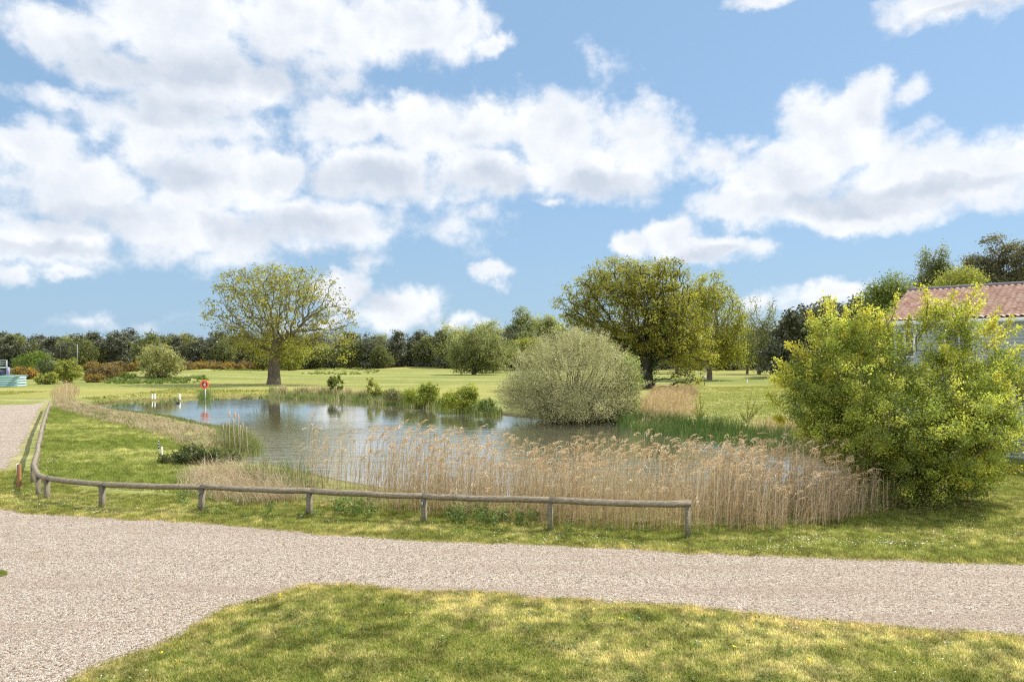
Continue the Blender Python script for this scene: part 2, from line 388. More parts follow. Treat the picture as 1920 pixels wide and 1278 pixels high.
def leafcol(pal, site, nsite, rng, sv=.22, lv=.2):
    sc_ = pick(pal, nsite, rng)*(1+rng.normal(0, sv, (nsite, 1)))
    c = LEAFK*sc_[site]*(1+rng.normal(0, lv, (len(site), 1))); c = .7*c+.3*LEAFK*pick(pal, len(site), rng)
    return np.clip(c, .004, .9)
def in_ells(ells, n, rng, shell=.0):
    e = np.array(ells, float); w = (e[:, 3]*e[:, 4]*e[:, 5])**.8; k = rng.choice(len(e), n, p=w/w.sum())
    d = unit(rng.normal(size=(n, 3))); r = (shell**3+(1-shell**3)*rng.random(n))**(1/3)
    return e[k, :3]+d*r[:, None]*e[k, 3:6]
def colonize(att, chain, step, di, dk, maxit=90, rng=None, jit=.25, trop=0.0, maxch=3):
    pos = [np.array(c[:3], float) for c in chain]; par = [c[3] for c in chain]
    P = np.array(pos); A = att; d = np.sqrt(((A[:, None]-P[None])**2).sum(2)); ni = d.argmin(1); nd = d.min(1)
    alive = nd > dk; nch = [0]*len(P)
    for p in par:
        if p >= 0: nch[p] += 1
    for it in range(maxit):
        m = alive & (nd < di)
        if not m.any(): 
            if alive.any() and it < 3: di *= 1.6; continue
            break
        S = np.zeros((len(pos), 3)); np.add.at(S, ni[m], unit(A[m]-np.array(pos)[ni[m]]))
        idx = np.unique(ni[m]); new = []; np_ = []
        for i in idx:
            if nch[i] >= maxch: 
                continue
            v = S[i]/(np.linalg.norm(S[i])+1e-6)+rng.normal(0, jit, 3); v[2] += trop
            new.append(pos[i]+step*v/(np.linalg.norm(v)+1e-9)); np_.append(i)
        if not new: break
        b = len(pos); na_ = np.array(new)
        for q, p in zip(new, np_): pos.append(q); par.append(p); nch.append(0); nch[p] += 1
        dd = np.sqrt(np.maximum((A*A).sum(1)[:, None]+(na_*na_).sum(1)[None]-2*A@na_.T, 0)); j = dd.argmin(1); dm = dd.min(1)
        u = dm < nd; nd = np.where(u, dm, nd); ni = np.where(u, b+j, ni)
        alive &= nd > dk
        blocked = np.array(nch)[ni] >= maxch; 
        if (m & ~blocked).sum() == 0 and len(new) == 0: break
    return np.array(pos), np.array(par)
def thin(r, lo=.55):                       # keeps the trunk, slims the limbs
    return r*(lo+(1-lo)*np.clip(r/r[0]*1.6, 0, 1))
def radii(pos, par, tip, ex, rmin=None):
    n = len(pos); R = np.zeros(n); ch = np.zeros(n, int)
    for p in par:
        if p >= 0: ch[p] += 1
    for i in range(n-1, -1, -1):
        if ch[i] == 0: R[i] = tip**ex
        if par[i] >= 0: R[par[i]] += R[i]
    return R**(1/ex), ch
def limbs(pos, par, r, k=6, rmin=0.0):
    n = len(pos); d = np.zeros((n, 3)); main = np.full(n, -1)
    for i in range(n):
        if par[i] >= 0:
            d[i] = pos[i]-pos[par[i]]
            if main[par[i]] < 0 or r[i] > r[main[par[i]]]: main[par[i]] = i
    d[0] = (0, 0, 1); d = unit(d)
    e = np.array([i for i in range(n) if par[i] >= 0 and r[i] >= rmin]); p = par[e]; ism = main[p] == e
    ref = np.array([.83, .31, .12])
    def ring(c, dr, rad):
        a = np.cross(dr, ref); a = unit(a); b = np.cross(dr, a); th = np.arange(k)/k*2*np.pi
        return c[:, None]+rad[:, None, None]*(np.cos(th)[None, :, None]*a[:, None]+np.sin(th)[None, :, None]*b[:, None])
    ds = np.where(ism[:, None], d[p], d[e]); rs = np.where(ism, np.minimum(r[p], r[e]*1.5), np.minimum(r[p], r[e]*1.15))
    v = np.concatenate([ring(pos[p], ds, rs), ring(pos[e], d[e], r[e])], 1)
    o = (np.arange(len(e))*2*k)[:, None]
    q = np.concatenate([o+np.array([[j, (j+1) % k, k+(j+1) % k, k+j]]) for j in range(k)], 0)
    return v.reshape(-1, 3), q
def chain_of(pts, extra=()):
    out = [(p[0], p[1], p[2], i-1) for i, p in enumerate(pts)]
    return out
def tree(name, label, cat, base, ells, trunk, seed, nA=300, step=.6, di=5., dk=.9, tip=.03, ex=2.4, leaves=40, lsize=.3, spread=.5,
         pal=((.1, .15, .03),), bark=None, group=None, shell=.35, jit=.3, up=.5, lmat=None, k=6, sites='att', flare=1.25, clip=0, maxit=90,
         rmin=0.0, tr=None, aspect=.62, droop=0.0, sv=.22, maxch=3, zmin=.3, trop=0.0, slim=1.0):
    rng = np.random.default_rng(seed)
    att = in_ells(ells, nA, rng, shell); att = att[att[:, 2] > zmin]
    pos, par = colonize(att, chain_of(trunk), step, di, dk, maxit, rng, jit, trop, maxch)
    r, ch = radii(pos, par, tip, ex)
    if tr: r = np.minimum(r*tr/max(r[0], 1e-6), np.maximum(r, tip)*4)
    if slim < 1: r = thin(r, slim)
    nt = len(trunk)
    r[0] *= flare
    if nt > 2: r[1] *= 1+(flare-1)*.35
    root = empty(name, base, label, cat, group)
    v, q = limbs(pos, par, r, k, rmin); mesh('trunk', v, q, bark or M_OAK, root, None, True)
    if sites == 'att': S = att
    elif sites == 'tips': S = pos[(ch == 0) & (np.arange(len(pos)) >= nt)]
    else: S = pos[(r < tip*2.6) & (np.arange(len(pos)) >= nt)]
    site = np.repeat(np.arange(len(S)), rng.poisson(leaves, len(S)))
    off = rng.normal(0, spread, (len(site), 3))*np.array([1, 1, .75]); 
    if droop: off[:, 2] -= np.abs(rng.normal(0, droop, len(site)))
    p = S[site]+off
    ok = p[:, 2] > .12; site = site[ok]; p = p[ok]
    cen = np.average(np.array(ells)[:, :3], axis=0)
    sz = lsize*rng.uniform(.6, 1.3, len(p))
    lv, lq = cards(p, sz, rng, up, .5*unit(p-cen), aspect)
    mesh('crown', lv, lq, lmat or M_LEAF, root, np.repeat(leafcol(pal, site, len(S), rng, sv), 4, 0))
    return root
def pe(base, d, lst, depth=.85):
    """crown ellipsoids given in photo pixels at distance d -> local metres about the tree's base"""
    o = []
    for e in lst:
        px, py, rx, ry = e[:4]; dy = e[4] if len(e) > 4 else 0.0; dd = e[5] if len(e) > 5 else depth
        c = Wd(px, py, d)-np.array([base[0], base[1]-dy, base[2]]); s = d/F
        o.append((c[0], c[1]+0*d, c[2], rx*s, rx*s*dd, ry*s))
    return o
def bush(name, label, cat, base, ells, seed, pal, n=2500, lsize=.12, stems=14, bark=None, group=None, up=.5, shell=.45, clump=.35, aspect=.62, lmat=None, zc=.05):
    rng = np.random.default_rng(seed); root = empty(name, base, label, cat, group)
    ns = max(20, n//28); S = in_ells(ells, ns, rng, shell); S = S[S[:, 2] > zc]
    mb = MB()
    for s in S[rng.choice(len(S), min(stems, len(S)), replace=False)]:
        b0 = np.array([rng.normal(0, .06)+s[0]*.12, rng.normal(0, .06)+s[1]*.12, -.05]); mid = b0*.5+s*.5+rng.normal(0, .06, 3)*np.linalg.norm(s); mid[2] = abs(mid[2])
        mb.tube([b0, mid, s], [.02+.008*np.linalg.norm(s), .012+.005*np.linalg.norm(s), .006], 5, False)
    mb.build('stems', bark or M_TWIG, root, True)
    site = np.repeat(np.arange(len(S)), rng.poisson(28, len(S))); sc_ = np.mean(np.array(ells)[:, 3:6])
    p = S[site]+rng.normal(0, clump*sc_*.4, (len(site), 3)); ok = p[:, 2] > .03; p = p[ok]; site = site[ok]
    cen = np.average(np.array(ells)[:, :3], axis=0)
    lv, lq = cards(p, lsize*rng.uniform(.6, 1.35, len(p)), rng, up, .6*unit(p-cen), aspect)
    mesh('foliage', lv, lq, lmat or M_LEAF, root, np.repeat(leafcol(pal, site, len(S), rng), 4, 0))
    return root

# ------------------------------------------------------------------ ground, pond, track
WL = -.35
pond_px = [(178,758),(240,752),(335,747),(400,744),(460,742),(520,743),(600,745),(680,750),(760,757),(830,764),(890,770),(935,777),(990,783),
 (1060,784),(1160,790),(1210,803),(1290,813),(1350,821),(1440,834),(1520,846),(1585,868),(1600,905),(1560,930),(1450,945),(1300,950),(1100,945),(900,935),(740,918),
 (640,900),(570,884),(528,872),(480,872),(430,864),(418,858),(450,852),(476,850),(487,838),(470,822),(446,808),(425,800),(395,800),(365,790),(330,783),(290,778),(240,771),(195,764)]
POND = smooth_poly([G(x, y, WL) for x, y in pond_px], 2)
tr_up = [(-700,905),(-300,925),(0,953),(60,963),(130,967),(200,971),(300,975),(400,982),(500,992),(600,1001),(700,1008),(800,1014),(900,1018),(1000,1021),(1100,1026),(1200,1031),(1300,1036),(1400,1040),(1500,1044),(1600,1048),(1700,1051),(1800,1055),(1920,1058),(2600,1075)]
tr_lo = [(2600,1250),(1920,1190),(1800,1185),(1700,1179),(1600,1170),(1500,1161),(1400,1150),(1300,1141),(1200,1133),(1100,1126),(1000,1118),(950,1112),(880,1110),(820,1111),(760,1108),(700,1101),(640,1096),(590,1093),(560,1101),(490,1120),(420,1141),(380,1166),(330,1192),(270,1217),(200,1246),(130,1282),(40,1340),(-200,1560),(-900,1600)]
TRACK = [G(*p)[:2] for p in tr_up+tr_lo]
LANE = [G(*p)[:2] for p in [(92,750),(76,760),(66,778),(58,796),(46,822),(30,848),(14,868),(-4,888),(-60,930),(-330,1010),(-900,1000),(-420,850),(-260,790),(-200,756),(-120,751),(0,749.5)]]
def ragged(poly, amp, seed, step=.09):
    """dense outline with an uneven edge"""
    p = np.array(poly); out = []
    for i in range(len(p)):
        a, b = p[i], p[(i+1) % len(p)]; n = max(1, min(400, int(np.linalg.norm(b-a)/step)))
        out.append(a+(b-a)*(np.arange(n)/n)[:, None])
    q = np.vstack(out); q = q+amp*np.stack([vnoise(q, 2.2, seed)-.5, vnoise(q, 2.2, seed+1)-.5], 1)+amp*.7*np.stack([vnoise(q, 8, seed+2)-.5, vnoise(q, 8, seed+3)-.5], 1)
    return q
def sheet(name, poly, z, m, label=None):
    import bmesh
    bm = bmesh.new(); vs = [bm.verts.new((x, y, z)) for x, y in poly]; es = [bm.edges.new((vs[i], vs[(i+1) % len(vs)])) for i in range(len(vs))]
    bmesh.ops.triangle_fill(bm, use_beauty=True, edges=es); 
    for f in bm.faces:
        if f.normal.z < 0: f.normal_flip()
    me = bpy.data.meshes.new(name); bm.to_mesh(me); bm.free(); me.materials.append(m)
    o = bpy.data.objects.new(name, me); COL.objects.link(o); o['kind'] = 'structure'
    return o
class Raster:                                 # distance to an outline, sampled on a grid
    def __init__(s, poly, x0, x1, y0, y1, st):
        s.x0, s.y0, s.st = x0, y0, st; xs = np.arange(x0, x1, st); ys = np.arange(y0, y1, st); a, b = np.meshgrid(xs, ys)
        s.g = sdist(np.stack([a.ravel(), b.ravel()], 1), poly).reshape(len(ys), len(xs))
    def __call__(s, p):
        h, w = s.g.shape; x = np.clip((p[:, 0]-s.x0)/s.st, 0, w-1.001); y = np.clip((p[:, 1]-s.y0)/s.st, 0, h-1.001)
        i, j = x.astype(int), y.astype(int); u, v = x-i, y-j
        return (s.g[j, i]*(1-u)+s.g[j, i+1]*u)*(1-v)+(s.g[j+1, i]*(1-u)+s.g[j+1, i+1]*u)*v
pond_sd = Raster(POND, -60, 50, 8, 90, .3)
MOUNDS = [(430,704,150,26,1.0),(395,699,90,16,.9),(640,697,110,14,.9),(240,712,110,10,.8),(620,690,90,20,1.1),(780,693,160,18,.8),(1310,733,40,8,.7),(300,706,60,10,.7),(1500,712,120,14,.6),(360,716,50,6,.6)]
def height(p):
    sd = pond_sd(p); h = np.where(sd > 0, WL*(1-np.clip(sd/1.7, 0, 1)**.8), WL+np.clip(sd, -4, 0)*.35)
    h = np.where(sd > 1.7, 0, h)
    far = np.clip((p[:, 1]-58)/25, 0, 1)
    for px, py, rx, dep, hh in MOUNDS:
        c = G(px, py); s = c[1]/F
        h = h+far*hh*np.exp(-((p[:, 0]-c[0])/(rx*s*.6))**2-((p[:, 1]-c[1])/(dep*.5))**2)
    h = h+far*(vnoise(p, .05, 3)-.5)*.5*np.clip(sd/10, 0, 1)
    return h, sd
def axis(lo, hi, st, far):
    g = np.geomspace(st, far, 46).cumsum(); g = g/g[-1]*far
    return np.concatenate([lo-g[::-1], np.arange(lo, hi+st*.5, st), hi+g])
xs = axis(-52, 40, .42, 3500); ys = np.concatenate([-np.geomspace(1, 400, 14)[::-1], np.arange(2, 82, .42), 82+np.geomspace(.5, 3500, 70)])
gx, gy = np.meshgrid(xs, ys); gp = np.stack([gx.ravel(), gy.ravel()], 1)
gh, gsd = height(gp)
flat = (gp[:, 1] < 58)
nx = len(xs); ii = (np.arange(len(ys)-1)[:, None]*nx+np.arange(nx-1)[None]).ravel()
gq = np.stack([ii, ii+1, ii+1+nx, ii+nx], 1)
mud = np.clip(1-np.clip(gsd-.25, 0, 9)/.9, 0, 1)
pale = np.clip((vnoise(gp*np.array([.5, 1.8]), .045, 9)-.5)*2.6, 0, .8)*np.clip((gp[:, 1]-62)/20, 0, 1)
tsd = np.minimum(np.abs(sdist(gp, TRACK)), np.abs(sdist(gp, LANE)))
bare = np.clip(1-tsd/.55, 0, 1)*.9
ground = mesh('ground', np.column_stack([gp, gh]), gq, M_GROUND, None, np.column_stack([mud, pale, bare]), True); ground['kind'] = 'structure'
RT = ragged(TRACK, .17, 5); RL = ragged(LANE, .4, 9, .25)
track_sd = Raster(RT[::3], -26, 26, 6, 27, .12); lane_sd = Raster(RL[::3], -62, -8, 12, 66, .3)
sheet('gravel_track', RT, .006, M_GRAVEL); sheet('gravel_lane', RL, .010, M_GRAVEL)
pc = POND.mean(0); sd_ = unit(POND-np.roll(POND, 1, 0)); nrm = np.stack([sd_[:, 1], -sd_[:, 0]], 1)
ins = inpoly(POND+nrm*.3, POND); nrm[ins] *= -1
wat = sheet('pond_water', POND, WL, M_WATER)
# the water runs a little under the bank on every side
bb0, bb1 = POND.min(0)-1.2, POND.max(0)+1.2
bpy.data.objects.remove(wat)
wat = sheet('pond_water', [(bb0[0], bb0[1]), (bb1[0], bb0[1]), (bb1[0], bb1[1]), (bb0[0], bb1[1])], WL, M_WATER)

def gz(p):
    return height(p)[0]
def pts_in(poly, dens, rng, fr=True):
    """random ground points inside an outline (metres)"""
    q = np.array(poly)[:, :2]; lo, hi = q.min(0), q.max(0); n = int((hi-lo).prod()*dens)
    p = lo+rng.random((n, 2))*(hi-lo); p = p[inpoly(p, q)]
    return p
def view(p, mar=1.06):                        # what the photo and a step aside can see
    return np.abs(p[:, 0]) < p[:, 1]*.75*mar+1.0
# ------------------------------------------------------------------ grass (uncountable)
def lawn(name, poly, dens, hmin, hmax, wid, seed, nseg=1, bright=(1, 1, 1), edge=True, label=None):
    rng = np.random.default_rng(seed); p = pts_in(poly, dens, rng); p = p[view(p)]
    t1, t2 = track_sd(p), lane_sd(p); sd = pond_sd(p)
    keep = (t1 > -.05-.08*rng.random(len(p))) & (t2 > -.05) & (sd > .15)
    dd = np.minimum(np.abs(t1), np.abs(t2)); keep &= rng.random(len(p)) < np.clip(.65+dd/.3, 0, 1)
    p = p[keep]; dd = dd[keep]
    n = len(p); pn = vnoise(p, .9, seed)*.3+vnoise(p, 3.1, seed+1)*.35+vnoise(p, 8.5, seed+2)**2*.6
    h = (hmin+(hmax-hmin)*pn)*rng.uniform(.6, 1.3, n)*np.clip(.7+dd/.6, 0, 1)
    b = np.column_stack([p, gz(p)-.004])
    v, q, k = strips(b, h, np.full(n, wid)*rng.uniform(.7, 1.3, n), rng.uniform(0, 6.3, n), rng.uniform(.1, .8, n), nseg, seed=seed, taper=.9)
    c = np.array(bright)*rng.uniform(.6, 1.55, (n, 1))*np.column_stack([rng.uniform(.92, 1.1, n), np.ones(n), rng.uniform(.8, 1.2, n)])
    c = c*(1.22-.55*np.clip(vnoise(p, 4.5, seed+5)*1.6-.5, 0, 1))[:, None]
    c = np.where(rng.random((n, 1)) < .14, c*np.array([1.7, 1.45, 2.1]), c)
    e = np.clip(1-dd/.5, 0, 1)[:, None]; c = c*(1-e)+e*c*np.array([1.16, 1.06, 1.05])
    o = mesh(name, v, q, M_BLADE, None, np.repeat(c, k, 0)); tag(o, label, 'grass', None, 'stuff'); return o
def wp(lst, z=0): return np.array([G(x, y, z)[:2] for x, y in lst])
fg = wp([(-150,1100),(130,1300),(-200,1700),(2100,1700),(2300,1240),(1920,1180),(1500,1150),(1100,1115),(600,1080),(400,1120),(150,1240)])
fg = np.array([(-9, 7.2), (9, 7.2), (14, 10.2), (11, 12.6), (0, 14), (-8, 14.2), (-9, 10)])
lawn('lawn_grass', fg, 4200, .03, .09, .0135, 21, label='short mown lawn with straw patches below the gravel track')
verge = wp([(-250,905),(40,880),(90,900),(200,925),(560,935),(1000,960),(1280,985),(1500,985),(1620,950),(1700,920),(2100,830),(2300,900),(2300,1085),(1700,1062),(1200,1042),(700,1020),(300,990),(-250,985)])
lawn('verge_grass', verge, 2400, .035, .11, .014, 22, label='longer verge grass between the rail fence and the gravel track')
inner = wp([(60,885),(66,868),(76,835),(84,800),(94,765),(110,750),(200,775),(300,800),(400,850),(360,900),(560,925),(560,945),(330,925),(190,915)])
lawn('bank_grass', inner, 950, .04, .17, .016, 23, bright=(.92, 1.0, .9), label='rough grass inside the rail fence left of the pond')
rightl = wp([(1500,820),(1480,770),(1560,740),(2200,740),(2200,860),(1900,930),(1700,950),(1620,900)])
lawn('side_grass', rightl, 420, .04, .09, .02, 24, label='open grass around the big hawthorn bush')
midr = wp([(1210,785),(1235,730),(1500,718),(1700,740),(1560,830),(1440,815),(1320,800)])
lawn('meadow_grass', midr, 60, .06, .14, .05, 25, label='bright meadow grass behind the right bank rushes')
lv = wp([(-40,750),(95,752),(120,740),(110,733),(-40,733)]); lawn('far_verge_grass', lv, 40, .08, .16, .06, 26, label='short grass beyond the end of the gravel lane')
farb = wp([(120,738),(200,757),(330,748),(510,744),(520,732),(330,728),(200,728)]); lawn('far_bank_grass', farb, 26, .1, .28, .09, 27, label='pale short grass along the far pond bank')
# ------------------------------------------------------------------ rail fence
fence = empty('rail_fence', G(70, 930), 'low weathered timber knee rail fence turning a corner between track and pond', 'fence')
FB = np.array(G(70, 930))
front = [(1290,1007,941),(1032,993,933),(795,978,926),(580,965,916),(378,957,909),(192,951,904),(88,935,893)]
fr = []
for x, yb, yt in front:
    g = G(x, yb); fr.append((g, CH-(yt-HZ)*g[1]/F))
left_px = [(70,888),(62,868),(69,847),(72,830),(76,812),(79,798),(83,784),(87,772),(90.5,762),(93.5,753)]
lf = []
for x, y in left_px:
    z = .71+.02*math.sin(x*1.7+y); g = G(x, y, z); lf.append((np.array([g[0], g[1], 0]), z))
q_ = .098
def rail(a, b, seed):
    rg = np.random.default_rng(seed); n = 9; t = np.linspace(-.012, 1.004, n)[:, None]; p = a+(b-a)*t
    d = unit(b-a); s = unit(np.cross(d, [0, 0, 1])); u = np.cross(s, d)
    p = p+s*rg.normal(0, .007, (n, 1))+u*rg.normal(0, .006, (n, 1)); p[:, 2] -= .018*np.sin(np.linspace(0, np.pi, n))
    rows = []
    for i in range(n):
        w = q_*(1+rg.normal(0, .04, 8)); c = .17
        ring = []
        for k, (cx, cz) in enumerate([(c, 1-c), (-c, 1-c), (-1+c, c), (-1+c, -c), (-c, -1+c), (c, -1+c), (1-c, -c), (1-c, c)]):
            ring.append(p[i]+s*cx*w[k]+u*cz*w[k])
        rows.append(ring)
    v = np.array(rows).reshape(-1, 3); q = [[i*8+j, i*8+(j+1) % 8, (i+1)*8+(j+1) % 8, (i+1)*8+j] for i in range(n-1) for j in range(8)]
    return v, [np.array(q), np.array([list(range(7, -1, -1)), list(range((n-1)*8, n*8))])]
def post(g, ztop, d, seed, w=.075):
    rg = np.random.default_rng(seed); d = unit(np.array([d[0], d[1], 0])); s = np.array([-d[1], d[0], 0])
    lean = rg.normal(0, .012, 2); prof = [(-w, -.3), (w, -.3), (w, ztop), (0, ztop-w), (-w, ztop)]
    v = []
    for e in (-w*.9, w*.9):
        for cx, cz in prof: v.append(g-FB+d*e+s*cx*(1+.04*rg.normal())+np.array([lean[0]*cz, lean[1]*cz, cz]))
    return np.array(v), [np.array([[i, (i+1) % 5, 5+(i+1) % 5, 5+i] for i in range(5)]), np.array([[4, 3, 2, 1, 0], [5, 6, 7, 8, 9]])]
pts = [(g, z) for g, z in fr]
corner = (G(72, 930), lf[0][1]+.005)
path = pts+[corner]+lf[1:]
for i in range(len(path)-1):
    a = path[i][0]+np.array([0, 0, path[i][1]-q_*.55]); b = path[i+1][0]+np.array([0, 0, path[i+1][1]-q_*.55])
    if i == 0: a = a+unit(a-b)*.03
    v, f = rail(a-FB, b-FB, i+3); mesh('rail', v, f, M_RAIL, fence)
PO = []
for i, (g, z) in enumerate(path):
    d = path[min(i+1, len(path)-1)][0]-path[max(i-1, 0)][0]
    v, f = post(g, z-q_*.55-.03, d, i+40, .07); PO.append(mesh('post', v, f, M_POST, fence))
M_STEEL = m_plain("tag_metal", (.55, .58, .62), .4, .1); M_TAGD = m_plain("tag_backing", (.10, .12, .14), .6, .1)
for i, s_ in ((2, 1.0), (4, .7)):
    g, z = path[i]; mb = MB(); c = g-FB+np.array([-.035, -.092, z-.23]); mb.box(c-[.032*s_, .007, .06*s_], c+[.032*s_, .002, .06*s_])
    tg = mb.build('tag_plate', M_TAGD, PO[i]); mb = MB(); mb.box(c-[.018*s_, .011, .045*s_], c+[.018*s_, -.0075, .045*s_]); pl_ = mb.build('label_card', M_STEEL, PO[i])

# ------------------------------------------------------------------ reeds and banks (uncountable)
WIND = np.array([.86, -.25, 0])
def reeds(name, p, hmin, hmax, seed, plume=.65, label=None, tint=(1, 1, 1), green=.0, wst=.011, zone=None, soft=.9):
    rng = np.random.default_rng(seed)
    if zone is not None:
        ed = np.clip(-sdist(p, zone)/soft, 0, 1); kp = rng.random(len(p)) < .25+.75*ed; p, ed = p[kp], ed[kp]
    n = len(p); z = np.maximum(gz(p), WL-.12)
    h = rng.uniform(hmin, hmax, n)*(.82+.36*vnoise(p, .55, seed)); base = np.column_stack([p, z])
    if name == 'reed_bed': h = h*np.interp(p[:, 0]/p[:, 1], [-.33, -.15, .03], [1.24, 1.12, 1.0])
    if zone is not None: h = h*(.5+.5*ed*rng.uniform(.8, 1, n)+.0*ed)
    a = rng.normal(-.25, 1.0, n); bend = np.abs(rng.normal(.10, .13, n)); h = h*np.where(rng.random(n) < .25, rng.uniform(.55, .9, n), 1); flt = rng.normal(0, .5, n)
    v, q, k = strips(base, h, np.full(n, wst), a, bend, 4, taper=.45, seed=seed, flat=flt)
    pal = np.array([(.55, .42, .26), (.65, .52, .34), (.45, .33, .195), (.69, .57, .40), (.37, .27, .16)])*np.array(tint)
    c = pick(pal, n, rng)*rng.uniform(.8, 1.2, (n, 1))
    V = [v]; Q = [q]; C = [np.repeat(c, k, 0)]; off = len(v)
    # dry strap leaves along each stem, thick low down
    m = rng.poisson(2.6, n); si = np.repeat(np.arange(n), m); t = rng.beta(1.1, 1.9, len(si))*.85
    bp = base[si]+np.array([0, 0, 1.])*(h[si]*(t-.45*bend[si]*t*t))[:, None]+np.stack([np.cos(a[si]), np.sin(a[si]), 0*t], 1)*(h[si]*bend[si]*t*t)[:, None]
    v, q, k = strips(bp, rng.uniform(.22, .55, len(si)), np.full(len(si), .013), rng.normal(0, 1.3, len(si)), rng.uniform(.3, 1.3, len(si)), 3, seed=seed+1)
    gr = (rng.random(len(si)) < green)[:, None]; lc = np.where(gr, np.array([(.12, .17, .04)]), pick(pal, len(si), rng)*.95)*rng.uniform(.75, 1.2, (len(si), 1))
    V.append(v); Q.append(q+off); C.append(np.repeat(lc, k, 0)); off += len(v)
    # feathery seed heads blown to one side
    sel = np.where(rng.random(n) < plume)[0]; nb = 14; si = np.repeat(sel, nb)
    top = base+np.array([0, 0, 1.])*(h*(1-.45*bend))[:, None]+np.stack([np.cos(a), np.sin(a), 0*a], 1)*(h*bend)[:, None]
    gust = rng.normal(1, .55, (n, 1)); ax = unit(WIND*.5*gust+np.array([0, 0, 1.])+rng.normal(0, .22, (n, 3)))
    t = np.tile(np.linspace(0, 1, nb), len(sel)); L = rng.uniform(.12, .27, n)[si]
    s0 = top[si]+ax[si]*(t*L*.9)[:, None]+WIND*gust[si]*(t*t*L*.45)[:, None]+np.array([0, 0, -1.])*(t**3*L*.25)[:, None]
    d = unit(WIND*gust[si]*.8+np.array([0, 0, .65])+rng.normal(0, .5, (len(si), 3))); ln = rng.uniform(.06, .13, len(si))*(1.05-.6*np.abs(t-.35))
    sd2 = unit(np.cross(d, np.array([.25, 1, .3])+rng.normal(0, .5, (len(si), 3)))); w = rng.uniform(.010, .022, (len(si), 1))
    p1 = s0+d*ln[:, None]*.55; p2 = s0+d*ln[:, None]+np.array([0, 0, -.035])
    v = np.stack([s0-sd2*.004, s0+sd2*.004, p1+sd2*w*.5, p1-sd2*w*.5, p2+sd2*w*.35, p2-sd2*w*.35], 1).reshape(-1, 3)
    o = (np.arange(len(si))*6)[:, None]; q = np.concatenate([o+np.array([[0, 1, 2, 3]]), o+np.array([[3, 2, 4, 5]])])
    pc_ = pick([(.58, .42, .25), (.66, .50, .32), (.48, .34, .20), (.72, .58, .40)], n, rng)[si]*rng.uniform(.8, 1.2, (len(si), 1))*np.array(tint)
    V.append(v); Q.append(q+off); C.append(np.repeat(pc_, 6, 0))
    o = mesh(name, np.vstack(V), np.vstack(Q), M_DRY, None, np.vstack(C)); tag(o, label, 'reeds', None, 'stuff'); return o
rg = np.random.default_rng(5)
zone = wp([(545,944),(640,952),(740,962),(850,972),(950,980),(1050,988),(1150,995),(1300,1000),(1450,999),(1550,988),(1620,972),(1690,950),(1640,915),(1570,898),(1500,905),(1400,908),(1300,905),(1150,900),(1000,898),(900,896),(800,894),(700,894),(620,888),(540,884),(522,900)])
p = pts_in(zone, 120, rg); pxx = 960+p[:, 0]/p[:, 1]*F; pyy = HZ+F*CH/p[:, 1]
dens = np.interp(pxx, [520, 600, 700, 800, 950, 1000, 1200, 1600, 1700], [.40, .70, .52, .60, .60, .64, .68, .74, .50])
dens *= np.clip(-.05+1.7*vnoise(p, .8, 77), 0.05, 1)*np.clip((pyy-893)/75, .10, 1)
p = p[rg.random(len(p)) < dens]
reeds('reed_bed', p, 1.35, 2.15, 31, .52, 'tall dry golden reeds with feathery seed heads along the near pond edge', green=.03, zone=zone, soft=.8)
lowp = pts_in(zone, 60, rg); px2 = 960+lowp[:, 0]/lowp[:, 1]*F; py2 = HZ+F*CH/lowp[:, 1]
lowp = lowp[(rg.random(len(lowp)) < np.clip((py2-915)/60, 0, 1)*np.interp(px2, [520, 800, 1000, 1700], [.7, .7, 1, .6]))]
reeds('reed_litter', lowp, .5, 1.2, 32, .0, 'short broken straw coloured reed stems at the foot of the reed bed', (.95, .92, .85), .08)
farr = wp([(92,742),(112,728),(150,732),(146,748),(120,756),(98,754)]); p = pts_in(farr, 16, rg)
reeds('far_reeds', p, 1.0, 1.9, 33, .3, 'pale pinkish reeds at the far end of the rail fence', (1.1, 1.1, 1.1), wst=.03, zone=farr, soft=2.5)
rb = wp([(1170,768),(1215,742),(1305,745),(1312,782),(1240,800),(1180,795)]); p = pts_in(rb, 34, rg)
reeds('straw_reeds', p, .8, 1.35, 34, .1, 'straw coloured reeds between the willow and the green rushes on the right bank', (1.12, 1.1, 1.0), wst=.022, zone=rb, soft=2.2)
rb = wp([(1390,800),(1460,792),(1560,800),(1560,840),(1420,832)]); p = pts_in(rb, 30, rg)
reeds('straw_reeds', p, .5, 1.0, 35, .05, 'short pale reeds on the right bank below the small thorn sapling', (1.1, 1.08, 1.0), wst=.018, zone=rb, soft=1.5)
rb = wp([(1215,741),(1310,738),(1308,745),(1220,748)]); p = pts_in(rb, 22, rg)
reeds('brown_reeds', p, .9, 1.3, 36, .3, 'brown reed heads standing below the ivy clad oak', (.9, .82, .78), wst=.025, zone=rb, soft=.5)

